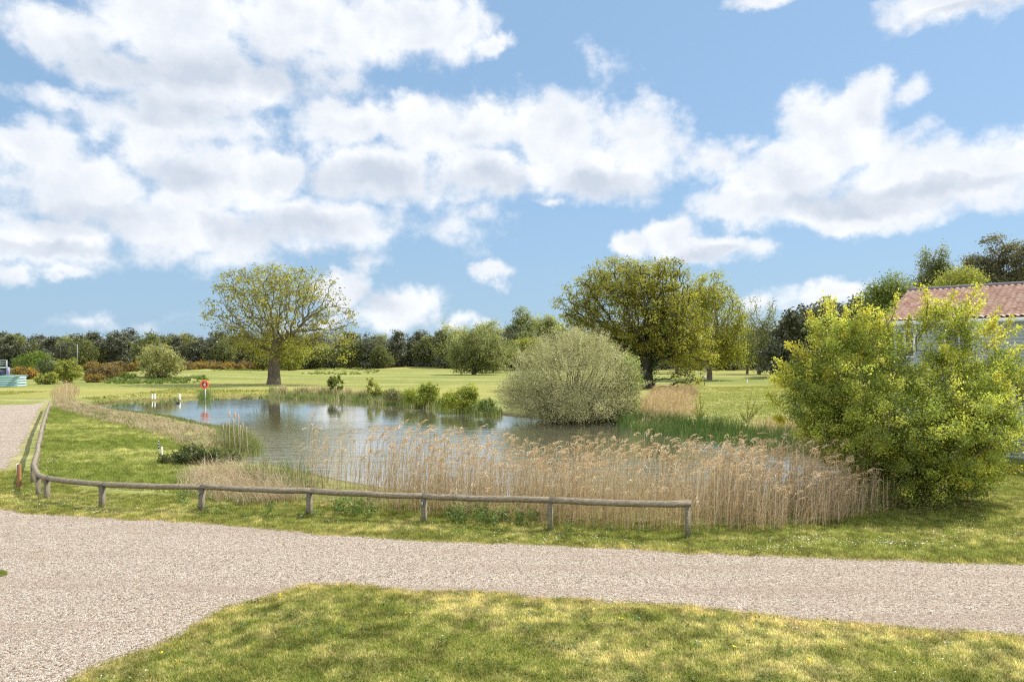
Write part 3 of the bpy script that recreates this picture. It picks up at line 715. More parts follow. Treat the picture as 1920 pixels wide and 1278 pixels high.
def tufts(name, poly, dens, hmin, hmax, wid, pal, seed, label, cat='sedge', bend=(.3, 1.1), clump=.5, z0=None, nseg=3, m=None, thr=.0):
    rng = np.random.default_rng(seed); c = pts_in(poly, dens*clump/8, rng); c = c[vnoise(c, .7, seed) > thr]
    n = int(8/clump)*len(c); i = np.repeat(np.arange(len(c)), int(8/clump)); sp = .10+.10*hmax
    p = c[i]+rng.normal(0, sp, (n, 2)); z = gz(p) if z0 is None else np.full(n, z0); z = np.maximum(z, WL-.1)
    h = rng.uniform(hmin, hmax, n)*rng.uniform(.7, 1.15, len(c))[i]
    v, q, k = strips(np.column_stack([p, z-.01]), h, np.full(n, wid)*rng.uniform(.7, 1.3, n), rng.uniform(0, 6.3, n), rng.uniform(*bend, n), nseg, seed=seed)
    col = (.6*pick(pal, len(c), rng)[i]+.4*pick(pal, n, rng))*rng.uniform(.75, 1.25, (n, 1))
    return tag(mesh(name, v, q, m or M_DRY, None, np.repeat(np.clip(col, 0, .9), k, 0)), label, cat, None, 'stuff')
DRYP = [(.52, .41, .27), (.60, .50, .36), (.44, .33, .21), (.50, .37, .25), (.38, .33, .15)]
GRNP = [(.10, .16, .03), (.14, .20, .04), (.08, .12, .025), (.20, .22, .06), (.30, .28, .10)]
band = wp([(100,752),(128,748),(200,768),(290,782),(370,800),(420,812),(445,834),(400,842),(330,832),(270,808),(180,787),(110,768)])
tufts('dry_sedge', band, 120, .22, .48, .022, DRYP, 41, 'dry pinkish sedge band along the left pond bank', thr=.12)
tufts('green_sedge', band, 45, .16, .36, .022, GRNP, 42, 'green sedge growing through the dry band on the left bank', thr=.35)
edge1 = wp([(200,763),(260,768),(340,780),(400,799),(430,804),(455,818),(420,818),(350,797),(280,782),(210,771)], -.2)
tufts('bank_rush', edge1, 110, .10, .26, .02, GRNP, 43, 'dark green rushes at the water line of the left bank', 'rushes', (.1, .6))
tus = wp([(420,812),(445,808),(470,822),(487,838),(480,850),(450,856),(420,858),(400,848),(408,828)], -.25)
tufts('tussock_rush', tus, 230, .45, .85, .018, GRNP+[(.34, .30, .12)], 44, 'rounded green rush tussock reaching into the pond on the left', 'rushes', (.15, .9))
dry2 = wp([(345,915),(350,895),(380,880),(430,878),(490,890),(540,905),(560,940),(480,948),(410,940)])
tufts('straw_sedge', dry2, 260, .45, .95, .014, DRYP, 45, 'heap of dry arching sedge behind the rail fence left of the reeds', bend=(.4, 1.3))
dry3 = wp([(440,885),(520,880),(600,900),(600,930),(520,925),(450,905)], -.1)
tufts('iris_leaves', dry3, 80, .4, .8, .024, [(.13, .20, .05), (.18, .24, .07), (.10, .15, .04), (.36, .32, .14)], 46, 'upright green iris blades at the near left corner of the pond', 'iris', (.05, .4))
rr = wp([(1160,782),(1200,792),(1290,803),(1360,812),(1440,824),(1530,836),(1525,850),(1440,840),(1350,827),(1290,819),(1210,809),(1165,798)], -.3)
tufts('green_rush', rr, 130, .7, 1.15, .030, [(.09, .16, .03), (.12, .20, .04), (.07, .11, .02), (.16, .22, .06)], 47, 'tall green rushes along the right hand waterline', 'rushes', (.05, .45))
fb_ = wp([(505,738),(600,741),(690,746),(780,752),(880,763),(940,771),(935,778),(850,768),(760,758.5),(680,751.5),(600,746.5),(510,744)], -.2)
tufts('far_rush', fb_, 60, .5, 1.0, .07, [(.13, .19, .035), (.17, .22, .045), (.10, .15, .03), (.20, .24, .05), (.42, .37, .20)], 48, 'green and straw rushes fringing the far pond bank', 'rushes', (.05, .5))
fb2 = wp([(500,732),(600,732),(700,738),(700,744),(600,741),(510,740)]); tufts('straw_fringe', fb2, 14, .5, 1.0, .06, DRYP, 49, 'straw coloured grass fringe below the big bare oak', 'grass', (.1, .6))
fb3 = wp([(190,757),(330,747),(505,741),(505,744),(330,750),(200,760)], -.2); tufts('bank_fringe', fb3, 9, .25, .6, .09, GRNP[:3], 50, 'low green tufts along the far left waterline', 'grass', (.1, .6))
wz = wp([(620,958),(700,950),(790,958),(900,968),(1010,978),(1010,990),(900,986),(790,980),(700,974),(620,968)])
rngn = np.random.default_rng(51)
def nettles(name, poly, dens, hgt, ls, seed, label, pal=((.07, .12, .03), (.10, .16, .04), (.14, .19, .05))):
    rng = np.random.default_rng(seed); c = pts_in(poly, dens, rng); c = c[(vnoise(c, .9, seed) > .28) & (track_sd(c) > .08)]; h = hgt*rng.uniform(.4, 1.1, len(c))*(.5+.8*vnoise(c, .9, seed))
    z = gz(c); v, q, k = strips(np.column_stack([c, z]), h, np.full(len(c), .008), rng.uniform(0, 6, len(c)), rng.uniform(0, .3, len(c)), 2, seed=seed)
    si = np.repeat(np.arange(len(c)), 16); t = rng.uniform(.15, 1.05, len(si))
    p = np.column_stack([c, z])[si]+np.array([0, 0, 1])*(h[si]*t)[:, None]+rng.normal(0, .045, (len(si), 3))
    lv, lq = cards(p, ls*rng.uniform(.6, 1.3, len(p)), rng, .9); col = leafcol(pal, si, len(c), rng)
    o = mesh(name, np.vstack([v, lv]), [q, lq+len(v)], M_LEAF, None, np.vstack([np.repeat(pick(pal, len(c), rng), k, 0), np.repeat(col, 4, 0)]))
    return tag(o, label, 'weeds', None, 'stuff')
nettles('nettle_patch', wz, 30, .55, .075, 52, 'dark green nettles under the middle of the rail fence')
nettles('verge_weeds', wp([(330,925),(430,935),(560,950),(680,975),(640,985),(480,975),(340,960)]), 7, .16, .07, 53, 'low leafy weeds scattered on the verge below the fence')
nettles('reed_foot_weeds', wp([(1010,985),(1250,1000),(1450,1003),(1600,985),(1640,1000),(1400,1015),(1050,1002)]), 5, .34, .06, 54, 'small leafy weeds at the foot of the golden reeds')
nettles('lawn_weeds', fg, 1.6, .05, .055, 57, 'small dark rosette weeds dotted in the front lawn', ((.10, .15, .05), (.13, .18, .06), (.16, .19, .09)))
tufts('rough_grass', wp([(195,722),(200,708),(290,712),(390,708),(388,718),(300,722)]), 10, .35, .75, .11, [(.14, .20, .03), (.18, .23, .045), (.10, .15, .025)], 58, 'darker rough grass on the low mound before the pale willow', 'grass', (.2, .9))
tufts('rough_grass', wp([(400,703),(430,692),(480,693),(500,700),(470,704)]), 3, .3, .6, .16, [(.18, .24, .035), (.22, .26, .045)], 59, 'green rough grass on the mound left of the oak trunk', 'grass', (.2, .9))
tufts('rough_grass', wp([(560,703),(600,697),(690,694),(720,698),(660,703)]), 3, .3, .6, .16, [(.18, .24, .035), (.22, .26, .045)], 60, 'green rough grass on the mound right of the oak trunk', 'grass', (.2, .9))
nettles('shade_weeds', wp([(1560,960),(1640,935),(1820,925),(1890,905),(1880,935),(1760,965),(1640,985)]), 10, .4, .06, 56, 'tangled weeds in the shade at the foot of the hawthorn', ((.14, .17, .04), (.10, .14, .03), (.28, .24, .12)))
# daisies and dandelions
def flowers(name, spots, n, size, col, seed, label):
    rng = np.random.default_rng(seed); P = []
    for x, y, rx, ry in spots:
        g = np.column_stack([x+rng.normal(0, rx, n), y+rng.normal(0, ry, n)]); g = g[g[:, 1] > HZ+40]
        P.append(np.array([G(a, b)[:2] for a, b in g]))
    p = np.vstack(P); p = p[(track_sd(p) > .05) & (lane_sd(p) > .05) & (pond_sd(p) > .6)]
    b = np.column_stack([p, gz(p)+rng.uniform(.03, .075, len(p))]); lv, lq = cards(b, size*rng.uniform(.7, 1.3, len(b)), rng, 2.2, None, 1.0, .05)
    return tag(mesh(name, lv, lq, M_DRY, None, np.tile(col, (len(lv), 1))), label, 'flowers', None, 'stuff')
flowers('daisies', [(1600,1018,60,4),(1500,1012,50,5),(1450,1030,40,4),(1690,1020,40,4),(1150,1024,80,4),(1040,1010,60,5),(30,925,25,10),(60,900,25,12),(100,945,40,6),(110,862,20,5),(190,958,30,5),(100,800,20,4),(1820,980,60,20),(1780,1000,80,12),(280,925,60,10),(880,1000,80,6)], 70, .026, (.82, .82, .80), 61, 'tiny white daisies sprinkled over the verge grass')
flowers('daisies', [(250,740,60,3),(300,742,70,3),(1380,705,40,3),(1420,712,50,3),(1300,785,30,4),(1290,778,20,3)], 90, .11, (.80, .80, .76), 62, 'white flower specks in the grass across the pond')
flowers('lawn_daisies', [(1430,1180,60,8),(1440,1110,40,6),(870,1180,120,20),(1770,1240,60,14),(240,1270,40,8),(1050,1150,150,15)], 14, .022, (.80, .80, .78), 63, 'few white daisies in the front lawn')
flowers('dandelions', [(1380,1218,3,1),(1585,1222,2,1),(1520,1243,2,1),(1412,1170,2,1),(1356,1270,2,1),(1165,1163,2,1),(760,1155,4,2),(525,1118,2,1),(488,1132,2,1),(302,1230,2,1),(330,1245,2,1),(1110,1147,2,1),(455,1155,2,1)], 3, .04, (.72, .56, .02), 64, 'yellow dandelion heads dotted in the front lawn')

pg_ = np.vstack([g[:2]+np.random.default_rng(i).normal(0, .10, (46, 2)) for i, (g, z) in enumerate(path)]); rng = np.random.default_rng(66); n = len(pg_)
v, q, k = strips(np.column_stack([pg_, gz(pg_)]), rng.uniform(.08, .30, n), np.full(n, .013), rng.uniform(0, 6.3, n), rng.uniform(.1, .9, n), 2, seed=66)
tag(mesh('post_grass', v, q, M_DRY, None, np.repeat(pick(GRNP, n, rng)*1.25, k, 0)), 'unmown grass tufts round the feet of the rail fence posts', 'grass', None, 'stuff')
# ------------------------------------------------------------------ big trees
YO = [(.25, .24, .045), (.20, .20, .04), (.28, .26, .055), (.16, .16, .036)]
b = G(513, 721); d0 = b[1]
tree('oak_tree', 'huge old spreading oak with sparse yellow green spring leaves and thick trunk', 'tree', b,
     pe(b, d0, [(522,590,104,84,0,.9),(412,585,40,38),(435,545,34,30),(505,520,40,28),(618,588,48,40),(600,632,72,22),(462,540,62,42),(572,535,62,38),(440,610,50,22),(655,600,20,28)]),
     [(0,0,-.15),(.08,0,1.0),(.02,0,2.3),(.15,.1,3.8),(.3,0,5.1),(.55,0,6.1)], 11, nA=2300, step=.46, di=5, dk=.62, tip=.02, ex=2.05, leaves=15, lsize=.32, spread=.36,
     pal=YO, sites='tips', shell=.1, jit=.34, tr=.95, flare=1.35, maxit=90, sv=.2, bark=M_OAK, slim=.55)
o_ = bpy.data.objects['oak_tree']
rng = np.random.default_rng(12); S = in_ells(pe(b, d0, [(505,650,72,32),(555,655,48,26),(640,660,32,24),(470,640,40,18),(525,615,60,30),(515,540,80,40)]), 260, rng, .2)
si = np.repeat(np.arange(len(S)), rng.poisson(17, len(S))); lp = S[si]+rng.normal(0, .5, (len(si), 3)); lv, lq = cards(lp, .34*rng.uniform(.6, 1.3, len(lp)), rng, .5)
mesh('crown_sprouts', lv, lq, M_LEAF, o_, np.repeat(leafcol([(.33, .31, .05), (.27, .27, .05), (.22, .22, .05)], si, len(S), rng), 4, 0))
OG = [(.235, .235, .038), (.185, .19, .034), (.28, .265, .045), (.145, .15, .03)]
b = G(1213, 728); d0 = b[1]
rt = tree('oak_tree', 'broad dark ivy clad oak standing behind the round grey willow', 'tree', b,
     pe(b, d0, [(1180,585,112,85,0,.9),(1085,572,46,52),(1235,560,72,66),(1165,528,85,44),(1262,640,70,48),(1115,630,66,40),(1300,655,50,50),(1250,505,45,24),(1280,712,38,26,-3),(1272,585,46,56)]),
     [(0,0,-.15),(0,0,1.2),(-.1,0,2.6),(-.2,0,4.0),(-.3,0,5.4)], 13, nA=1900, step=.5, di=4.5, dk=.7, tip=.035, ex=2.3, leaves=26, lsize=.28, spread=.38,
     pal=OG, sites='att', shell=.35, jit=.4, tr=.75, bark=m_bark("dark_bark", (.035, .03, .022), (.10, .085, .06)), sv=.25)
rng = np.random.default_rng(14)
S = np.vstack([np.column_stack([rng.normal(0, .55, 260), rng.normal(0, .55, 260), rng.uniform(.2, 7, 260)])]+[np.array([0, 0, 4.5])+np.array([dx, dy, dz])*rng.random((90, 1))+rng.normal(0, .35, (90, 3)) for dx, dy, dz in [(3.2, -.5, 3.6), (-2.4, -.5, 4.4), (.4, 0, 5.5), (5, -.5, 1.8), (-4.5, 0, 2.5)]])
si = np.repeat(np.arange(len(S)), 16); lp = S[si]+rng.normal(0, .25, (len(si), 3)); lv, lq = cards(lp, .22*rng.uniform(.6, 1.3, len(lp)), rng, .3)
mesh('ivy', lv, lq, M_LEAF, rt, np.repeat(leafcol([(.028, .05, .012), (.035, .06, .018)], si, len(S), rng), 4, 0))
b = G(1330, 713); d0 = b[1]
tree('oak_tree', 'lighter yellow green oak growing into the right side of the ivy clad oak', 'tree', b,
     pe(b, d0, [(1335,600,66,66),(1330,548,40,40),(1376,628,28,44),(1318,655,58,36),(1365,665,34,26),(1290,600,40,60)]),
     [(0,0,-.1),(.05,0,1.3),(-.05,0,2.6),(.1,0,4)], 15, nA=1000, step=.6, di=5, dk=.9, tip=.04, ex=2.3, leaves=20, lsize=.36, spread=.5,
     pal=[(.26, .265, .036), (.22, .225, .034), (.31, .295, .045), (.175, .19, .03)], sites='att', shell=.35, tr=.42, bark=M_TWIG)
# birches and mid distance trees : label, photo base, crown lumps, palette
BG = [(.29, .31, .12), (.35, .355, .14), (.22, .245, .09)]
YG = [(.23, .25, .045), (.19, .215, .045), (.27, .27, .06)]
MG = [(.19, .21, .065), (.235, .25, .08), (.14, .16, .05)]
def mid(name, label, px, py, ells, pal, seed, bark, lsf=.0042, leaves=22, droop=0.0, nA=150, tr=.2, h0=1.6, shell=.4, spread=None, group=None):
    b = G(px, py); d = b[1]; s = d/F
    return tree(name, label, 'tree', b, pe(b, d, ells), [(0, 0, -.1), (.05, 0, h0*.5), (0, .05, h0)], seed, nA=int(nA*1.3), step=.9, di=9, dk=1.3, tip=.04, ex=2.3,
                leaves=int(leaves*1.25), lsize=lsf*d*.55, spread=spread or 4.2*s, pal=pal, bark=bark, sites='att', shell=shell, jit=.3, tr=tr, droop=droop, k=5, group=group)
GB = 'mid distance trees behind the pond'
mid('birch_tree', 'slender pale birch at the left end of the tree group behind the pond', 806, 692, [(804,662,17,24),(803,645,9,14)], BG, 101, M_BIRCH, droop=.8, group=GB)
mid('birch_tree', 'tall narrow birch with drooping twigs beside the round dark tree', 843, 693, [(842,640,24,34),(838,606,11,15),(852,668,26,20),(830,655,16,24),(856,630,14,26)], BG, 102, M_BIRCH, droop=1.2, nA=200, group=GB)
mid('hawthorn_tree', 'round dark green tree with low crown and two dark trunks on the fairway', 889, 701, [(885,655,42,34),(900,640,40,22),(920,668,36,24),(862,668,26,24),(890,680,30,14),(872,687,26,13),(905,688,28,12),(925,684,20,12)], [(.18, .20, .07), (.22, .235, .085), (.14, .155, .055)], 103, M_TWIG, nA=420, leaves=26, tr=.5, h0=.9, group=GB)
mid('field_tree', 'small olive tree standing right of the round dark tree', 925, 698, [(930,668,30,24),(945,655,24,22)], MG, 104, M_TWIG, nA=160, group=GB)
mid('poplar_tree', 'tall green tree with pointed top rising behind the willow', 975, 690, [(975,630,28,38),(978,595,15,20),(960,655,34,30),(990,615,14,24),(958,625,14,18)], MG, 105, M_TWIG, nA=330, group=GB)
mid('field_tree', 'pale yellow green tree low beside the left edge of the willow', 1000, 694, [(998,662,34,28),(985,650,20,16)], YG, 106, M_TWIG, nA=200, group=GB)
mid('birch_tree', 'soft green birch group tree reaching behind the left side of the ivy oak', 1022, 688, [(1022,630,26,40),(1040,640,26,48),(1010,612,16,22),(1030,600,12,14)], BG, 107, M_BIRCH, nA=360, droop=.8, group=GB)
mid('field_tree', 'green tree with rounded top between the two tall birches behind the pond', 912, 687, [(912,640,28,30),(905,618,13,16),(870,640,22,28),(925,612,10,12),(940,640,18,24)], BG, 108, M_TWIG, nA=330, group=GB)
mid('field_tree', 'rounded olive tree behind the gorse right of the old oak', 705, 688, [(703,655,28,26),(690,662,24,20),(712,640,18,14)], MG, 109, M_TWIG, nA=200, group=GB)
mid('field_tree', 'yellow green young tree half hidden behind the old oak trunk', 541, 697, [(545,672,28,22),(560,660,20,18),(530,655,24,18)], YG, 110, M_TWIG, nA=180, group=GB)
mid('field_tree', 'dark olive tree behind the lower left branches of the old oak', 455, 690, [(455,652,30,26),(430,662,22,20)], MG, 111, M_TWIG, nA=180, group=GB)
mid('field_tree', 'pale tree below the lower right limb of the old oak', 590, 692, [(590,668,24,20),(610,662,20,18)], BG, 112, M_TWIG, nA=150, group=GB)
mid('field_tree', 'bright olive tree at the tip of the lower right oak limb', 640, 690, [(640,664,30,22),(660,655,18,16)], [(.19, .18, .05), (.23, .215, .06), (.15, .15, .045)], 113, M_TWIG, nA=170, group=GB)
mid('birch_tree', 'tall drooping birch right of the oaks with a dark straight trunk', 1423, 702, [(1420,630,28,44),(1412,575,9,26),(1446,620,18,44),(1448,575,7,18),(1440,655,26,26)], [(.19, .21, .085), (.235, .25, .105), (.15, .165, .065)], 114, M_TWIG, nA=330, droop=1.4, leaves=17, tr=.35, h0=4.5, group=GB)
mid('birch_tree', 'thin leaning trunk tree just left of the tall drooping birch', 1401, 701, [(1402,640,16,34),(1398,668,16,16)], BG, 115, M_TWIG, nA=120, tr=.28, h0=3, droop=.6, group=GB)
mid('birch_tree', 'feathery birch top showing above the lighter oak', 1322, 697, [(1320,540,10,34),(1322,600,20,40)], BG, 116, M_BIRCH, nA=130, droop=1.0, tr=.25, group=GB)
mid('thorn_tree', 'small pale bush tree at the left tip of the big hawthorn', 1470, 701, [(1472,684,14,10),(1468,676,8,7)], YG, 117, M_TWIG, nA=60, h0=.8, tr=.12, group=GB)
mid('field_tree', 'small trunk tree in the shade under the lighter oak', 1268, 700, [(1268,650,30,34)], MG, 118, M_TWIG, nA=120, tr=.25, group=GB)
# trees right, behind the lodge
def rear(name, label, px, d, ells, pal, seed, bark, **kw):
    py = HZ+F*CH/d; return mid(name, label, px, py, ells, pal, seed, bark, **kw)
GR = 'trees behind the lodge roof'
rear('birch_tree', 'tall birch with hanging twigs rising left above the lodge roof', 1752, 62, [(1742,520,20,24),(1765,505,17,22),(1735,478,9,17),(1767,468,8,15),(1750,492,11,14),(1728,540,15,24),(1776,535,15,22),(1752,565,38,32),(1720,565,13,22)], [(.15, .165, .055), (.19, .20, .07), (.12, .135, .045)], 121, M_BIRCH, nA=620, leaves=24, droop=.8, spread=.24, lsf=.0048, group=GR)
rear('birch_tree', 'thin bare twigged birch at the left edge of the tall birch', 1712, 66, [(1716,540,20,32),(1706,560,18,26)], [(.10, .10, .055), (.13, .13, .07)], 122, M_BIRCH, nA=200, leaves=7, droop=.5, spread=.3, lsf=.0045, group=GR)
rear('oak_tree', 'bushy green tree left of the lodge roof end', 1665, 55, [(1668,542,28,20),(1652,560,26,24),(1690,555,20,20),(1660,600,50,40),(1680,525,12,10),(1642,545,12,10)], [(.14, .18, .032), (.18, .21, .04), (.11, .14, .03)], 123, M_TWIG, nA=420, leaves=22, spread=.4, lsf=.0052, group=GR)
rear('thorn_tree', 'bright yellow green tree just above the lodge ridge', 1800, 54, [(1802,525,36,20),(1790,545,40,20)], YG, 124, M_TWIG, nA=260, leaves=22, spread=.35, lsf=.005, group=GR)
PNR = [(.13, .125, .065), (.165, .15, .08), (.10, .105, .055)]
rear('pine_tree', 'large ragged pine behind the right part of the lodge roof', 1855, 60, [(1855,495,28,12),(1878,468,20,8),(1858,450,13,7),(1828,490,24,10),(1895,488,24,12),(1818,515,30,12),(1868,518,36,12),(1840,535,54,16),(1900,525,36,16),(1876,447,7,5),(1905,462,14,8)], PNR, 125, M_PBARK, nA=520, leaves=22, spread=.26, lsf=.0052, group=GR)
rear('pine_tree', 'ragged pine leaving the frame beyond the lodge roof', 1945, 58, [(1945,490,44,40),(1925,465,18,16),(1960,520,60,40)], PNR, 126, M_PBARK, nA=420, leaves=22, spread=.28, lsf=.0052, group=GR)
# ------------------------------------------------------------------ far wood, gorse, shrubs
PN = [(.10, .108, .065), (.125, .13, .076), (.08, .089, .056)]
protos = []
def pine(seed, h, label, wide=1.0):
    rng = np.random.default_rng(seed); e = []
    for i in range(7):
        t = i/6; r = (.27-.09*t*t)*h*rng.uniform(.75, 1.15)*wide; a = rng.uniform(0, 6.3); e.append((math.cos(a)*r*.5, math.sin(a)*r*.5, h*(.16+.76*t), r, r, h*.10))
    return tree('pine_tree', label, 'tree', (0, 0, 0), e, [(0, 0, -.2), (.05, 0, h*.3), (.1, .05, h*.6), (.05, .1, h*.9)], seed, nA=170, step=.8, di=6, dk=.8, tip=.03, ex=2.4,
                leaves=24, lsize=.62, spread=.5, pal=PN, bark=M_PBARK, sites='att', shell=.3, up=.7, tr=.22, k=5, lmat=M_PINE, aspect=.5, group='pines of the far wood')
LP = 'dark blue green pine in the far wood along the horizon'
for i in range(5): protos.append(pine(200+i, 10+i*.5, LP, 1.0+.12*(i % 3)))
rng = np.random.default_rng(77); used = set(); k = 0
for row, (d, n) in enumerate(((212, 64), (228, 70), (250, 74))):
    for j in range(n):
        px = -260+(j+rng.uniform(.1, .9))*(1800/n)
        dd = d+rng.uniform(-7, 7); loc = ((px-960)/F*dd, dd, -.1); pi = int(rng.integers(0, 5)); s = rng.uniform(.78, 1.02)*(1+.05*row)
        if 1180 < px: s *= 1.12
        if pi not in used: used.add(pi); r = protos[pi]; r.location = loc; r.scale = (s,)*3; r.rotation_euler = (0, 0, rng.uniform(0, 6))
        else: dup(protos[pi], loc, rng.uniform(0, 6.3), s)
bl_ = mid('broadleaf_tree', 'olive broadleaved tree mixed among the far pines', 96, 690, [(96,660,22,18),(86,668,18,16),(106,664,16,18),(96,645,12,10)], [(.12, .135, .045), (.155, .165, .055), (.10, .115, .04)], 139, M_TWIG, nA=110, group='olive trees among the far pines')
for j in range(24):
    px = -150+j*72+rng.uniform(-25, 25); dd = rng.uniform(200, 214); dup(bl_, ((px-960)/F*dd, dd, -.1), rng.uniform(0, 6), rng.uniform(.75, 1.2))
# taller pines behind, right of the birch
rng = np.random.default_rng(78)
for j, px in enumerate([1476, 1492, 1506, 1520, 1536, 1552, 1570, 1590, 1612, 1634, 1500, 1545, 1580, 1626, 1660, 1690, 1720]):
    dd = 128+8*(j % 3)+rng.uniform(-4, 4); dup(protos[j % 5], ((px-960)/F*dd, dd, -.1), rng.uniform(0, 6), rng.uniform(1.10, 1.32), 'tall dark pine in the wood between drooping birch and hawthorn', 'pines between birch and hawthorn')
# pale broadleaved trees among the pines
GW = 'broadleaved trees at the edge of the far wood'
for i, (px, py, e, pal, lab) in enumerate([
    (130, 692, [(130,655,24,24),(140,644,12,12)], MG, 'olive broadleaved tree in the far wood above the yellow green bush'),
    (140, 689, [(141,643,14,12),(138,655,12,12)], [(.24, .22, .05), (.20, .19, .05)], 'small yellow topped tree in the far wood behind the net post'),
    (340, 690, [(340,640,26,16),(330,655,36,22),(355,650,24,18)], [(.17, .175, .05), (.20, .195, .055), (.13, .14, .04)], 'yellow olive tree rising above the far wood left of the old oak'),
    (24, 690, [(22,640,22,12),(20,655,24,16)], [(.20, .22, .04), (.16, .18, .04)], 'bright green tree in the far wood above the teal play structure'),
    (415, 690, [(415,648,24,22),(400,660,20,20)], [(.11, .115, .04), (.14, .14, .05)], 'brown green tree left of the lowest oak branches'),
    (650, 690, [(660,640,18,12),(655,655,26,20)], MG, 'dark rounded tree behind the right limb of the old oak'),
    (220, 689, [(220,652,22,20)], [(.075, .095, .045), (.09, .11, .05)], 'grey green rounded tree in the far wood left of the pale willow')]):
    mid('field_tree', lab, px, py, e, pal, 140+i, M_TWIG, nA=120, group=GW)
GO = [(.24, .155, .03), (.20, .13, .04), (.13, .11, .04), (.28, .185, .035), (.10, .095, .035)]
GS = [(.135, .105, .045), (.17, .12, .045), (.095, .085, .04), (.22, .14, .035)]
gp_ = [bush('gorse_bush', 'orange flowering gorse bush in the long gorse row before the pines', 'bush', (0, 0, 0), [(0,0,.7,1.9,1.5,.95),(.9,.2,1.1,1.2,1.1,.9),(-1,0,.9,1.3,1.1,.8)], 300+i, [GO, GS, GO][i], n=2200, lsize=.26, group='gorse bushes of the row before the pines') for i in range(3)]
used = set(); rng = np.random.default_rng(80)
gl = [(px, 680+rng.uniform(-2.5, 4), rng.uniform(1.25, 1.75)) for px in range(318, 505, 11)]+[(px, 684+rng.uniform(-2, 4), rng.uniform(1.1, 1.5)) for px in range(316, 470, 17)]+[(px, 684+rng.uniform(-3, 3), 1.4) for px in (168, 182, 200, 214, 232, 244)]
for i, (px, py, s) in enumerate(gl):
    g = G(px, py+11); pi = i % 3
    if pi not in used: used.add(pi); r = gp_[pi]; r.location = [float(c) for c in g]; r.scale = (s,)*3
    else: dup(gp_[pi], g, rng.uniform(0, 6), s)
for px, py, s, pi, lab in [(190,714,1.35,1,'brown gorse mound in front of the gorse row'),(213,709,1.3,1,'rounded brown gorse bush beside the pale willow'),(178,718,.8,0,'low orange gorse bush in front of the brown mound'),(46,712,1.3,0,'orange gorse bush behind the teal play structure'),
                           (30,708,1.1,0,'small orange gorse bush at the left frame edge'),(768,690,1.5,1,'reddish gorse bush left of the birches'),(752,689,1.2,1,'low reddish gorse bush at the edge of the fairway')]:
    dup(gp_[pi], G(px, py), rng.uniform(0, 6), s, lab, 'single gorse bushes')
def bpx(name, label, px, py, ells, pal, seed, n, lsf=.0042, stems=14, z=0.0, cat='bush', **kw):
    b = G(px, py, z); return bush(name, label, cat, b, pe(b, b[1], ells), seed, pal, n, lsf*b[1]*.6, stems, **kw)
bpx('leafy_bush', 'large green rounded bush left behind the yellow green bush', 66, 704, [(62,680,32,20),(75,672,22,14),(88,690,22,16)], [(.12, .17, .025), (.15, .20, .03), (.09, .13, .025)], 310, 3600)
bpx('leafy_bush', 'grey green bush between the two rounded bushes on the left', 92, 708, [(92,690,20,18)], [(.09, .12, .045), (.12, .14, .06)], 311, 1800)
bpx('leafy_bush', 'yellow green bush behind the pale far reeds', 128, 720, [(128,696,26,20),(118,690,16,16),(138,688,14,14)], YG, 312, 4200)
bpx('leafy_bush', 'low yellow green bush left of the pale far reeds', 88, 722, [(86,712,18,10),(98,708,12,10)], YG, 313, 1600)
bpx('willow_tree', 'pale silvery green multi stemmed willow on the grass mound', 300, 712, [(298,678,42,28),(318,686,26,22),(284,662,22,16),(300,655,20,10)], [(.26, .265, .10), (.31, .31, .13), (.20, .21, .075)], 314, 6500, stems=40, cat='tree')
bpx('waterside_shrub', 'upright small shrub on the far bank right of the oak trunk', 632, 738, [(630,722,14,12),(636,710,9,9),(622,714,8,9)], [(.15, .18, .035), (.11, .14, .03)], 315, 1500)
bpx('waterside_shrub', 'wispy yellow green shrub in the middle of the far bank', 702, 745, [(700,732,17,14),(694,712,7,12),(712,740,20,9)], YG, 316, 2300)
bpx('waterside_shrub', 'brown green twiggy shrub left of the yellow green waterside shrubs', 745, 752, [(745,742,28,13)], [(.12, .125, .05), (.15, .15, .06)], 317, 1800)
bpx('waterside_shrub', 'yellow green shrub overhanging the far water edge', 790, 757, [(788,742,34,17),(806,732,18,14)], [(.24, .27, .03), (.18, .21, .03), (.13, .16, .03)], 318, 5000)
bpx('waterside_shrub', 'brightest yellow green shrub on the far bank left of the willow', 865, 766, [(862,748,34,19),(880,736,17,17),(842,754,20,13)], [(.27, .30, .03), (.20, .23, .03), (.14, .17, .03)], 319, 5600)
bpx('waterside_shrub', 'dark green low shrub between bright shrub and willow', 915, 772, [(914,762,20,13)], [(.09, .13, .03), (.12, .16, .035)], 320, 1300)
b = G(365, 868); bush('bramble_mound', 'low dark green bramble mound on the left bank', 'bramble', b, pe(b, b[1], [(330,862,34,11),(372,852,44,17),(412,858,38,11),(300,868,18,6)], .7), 321, [(.06, .085, .022), (.085, .11, .03), (.05, .065, .02), (.13, .13, .05)], 6500, .085, 40, shell=.5)
# grey willow in the pond
b = G(1075, 788, WL); d0 = b[1]
W1 = [(.27, .27, .14), (.33, .325, .18), (.21, .21, .10), (.38, .37, .22)]
bush('willow_bush', 'big dome shaped grey green willow standing at the water edge', 'bush', b, pe(b, d0, [(1075,712,122,88,0,.9),(1010,740,66,48),(1140,735,62,55),(1075,758,132,32),(1030,665,40,36),(1110,655,44,36),(965,735,34,36),(1075,640,30,26)], .9), 330, W1, 120000, .098, 150, shell=.40, clump=.26, bark=m_bark("willow_bark", (.045, .038, .028), (.11, .095, .07)), aspect=.42)
w_ = bpy.data.objects['willow_bush']; rng = np.random.default_rng(331)
S = in_ells(pe(b, d0, [(1180,710,24,50),(1170,765,30,22)], .6), 160, rng, .3); si = np.repeat(np.arange(len(S)), 26); lp = S[si]+rng.normal(0, .16, (len(si), 3))
lv, lq = cards(lp, .15*rng.uniform(.6, 1.3, len(lp)), rng, .5); tw = []
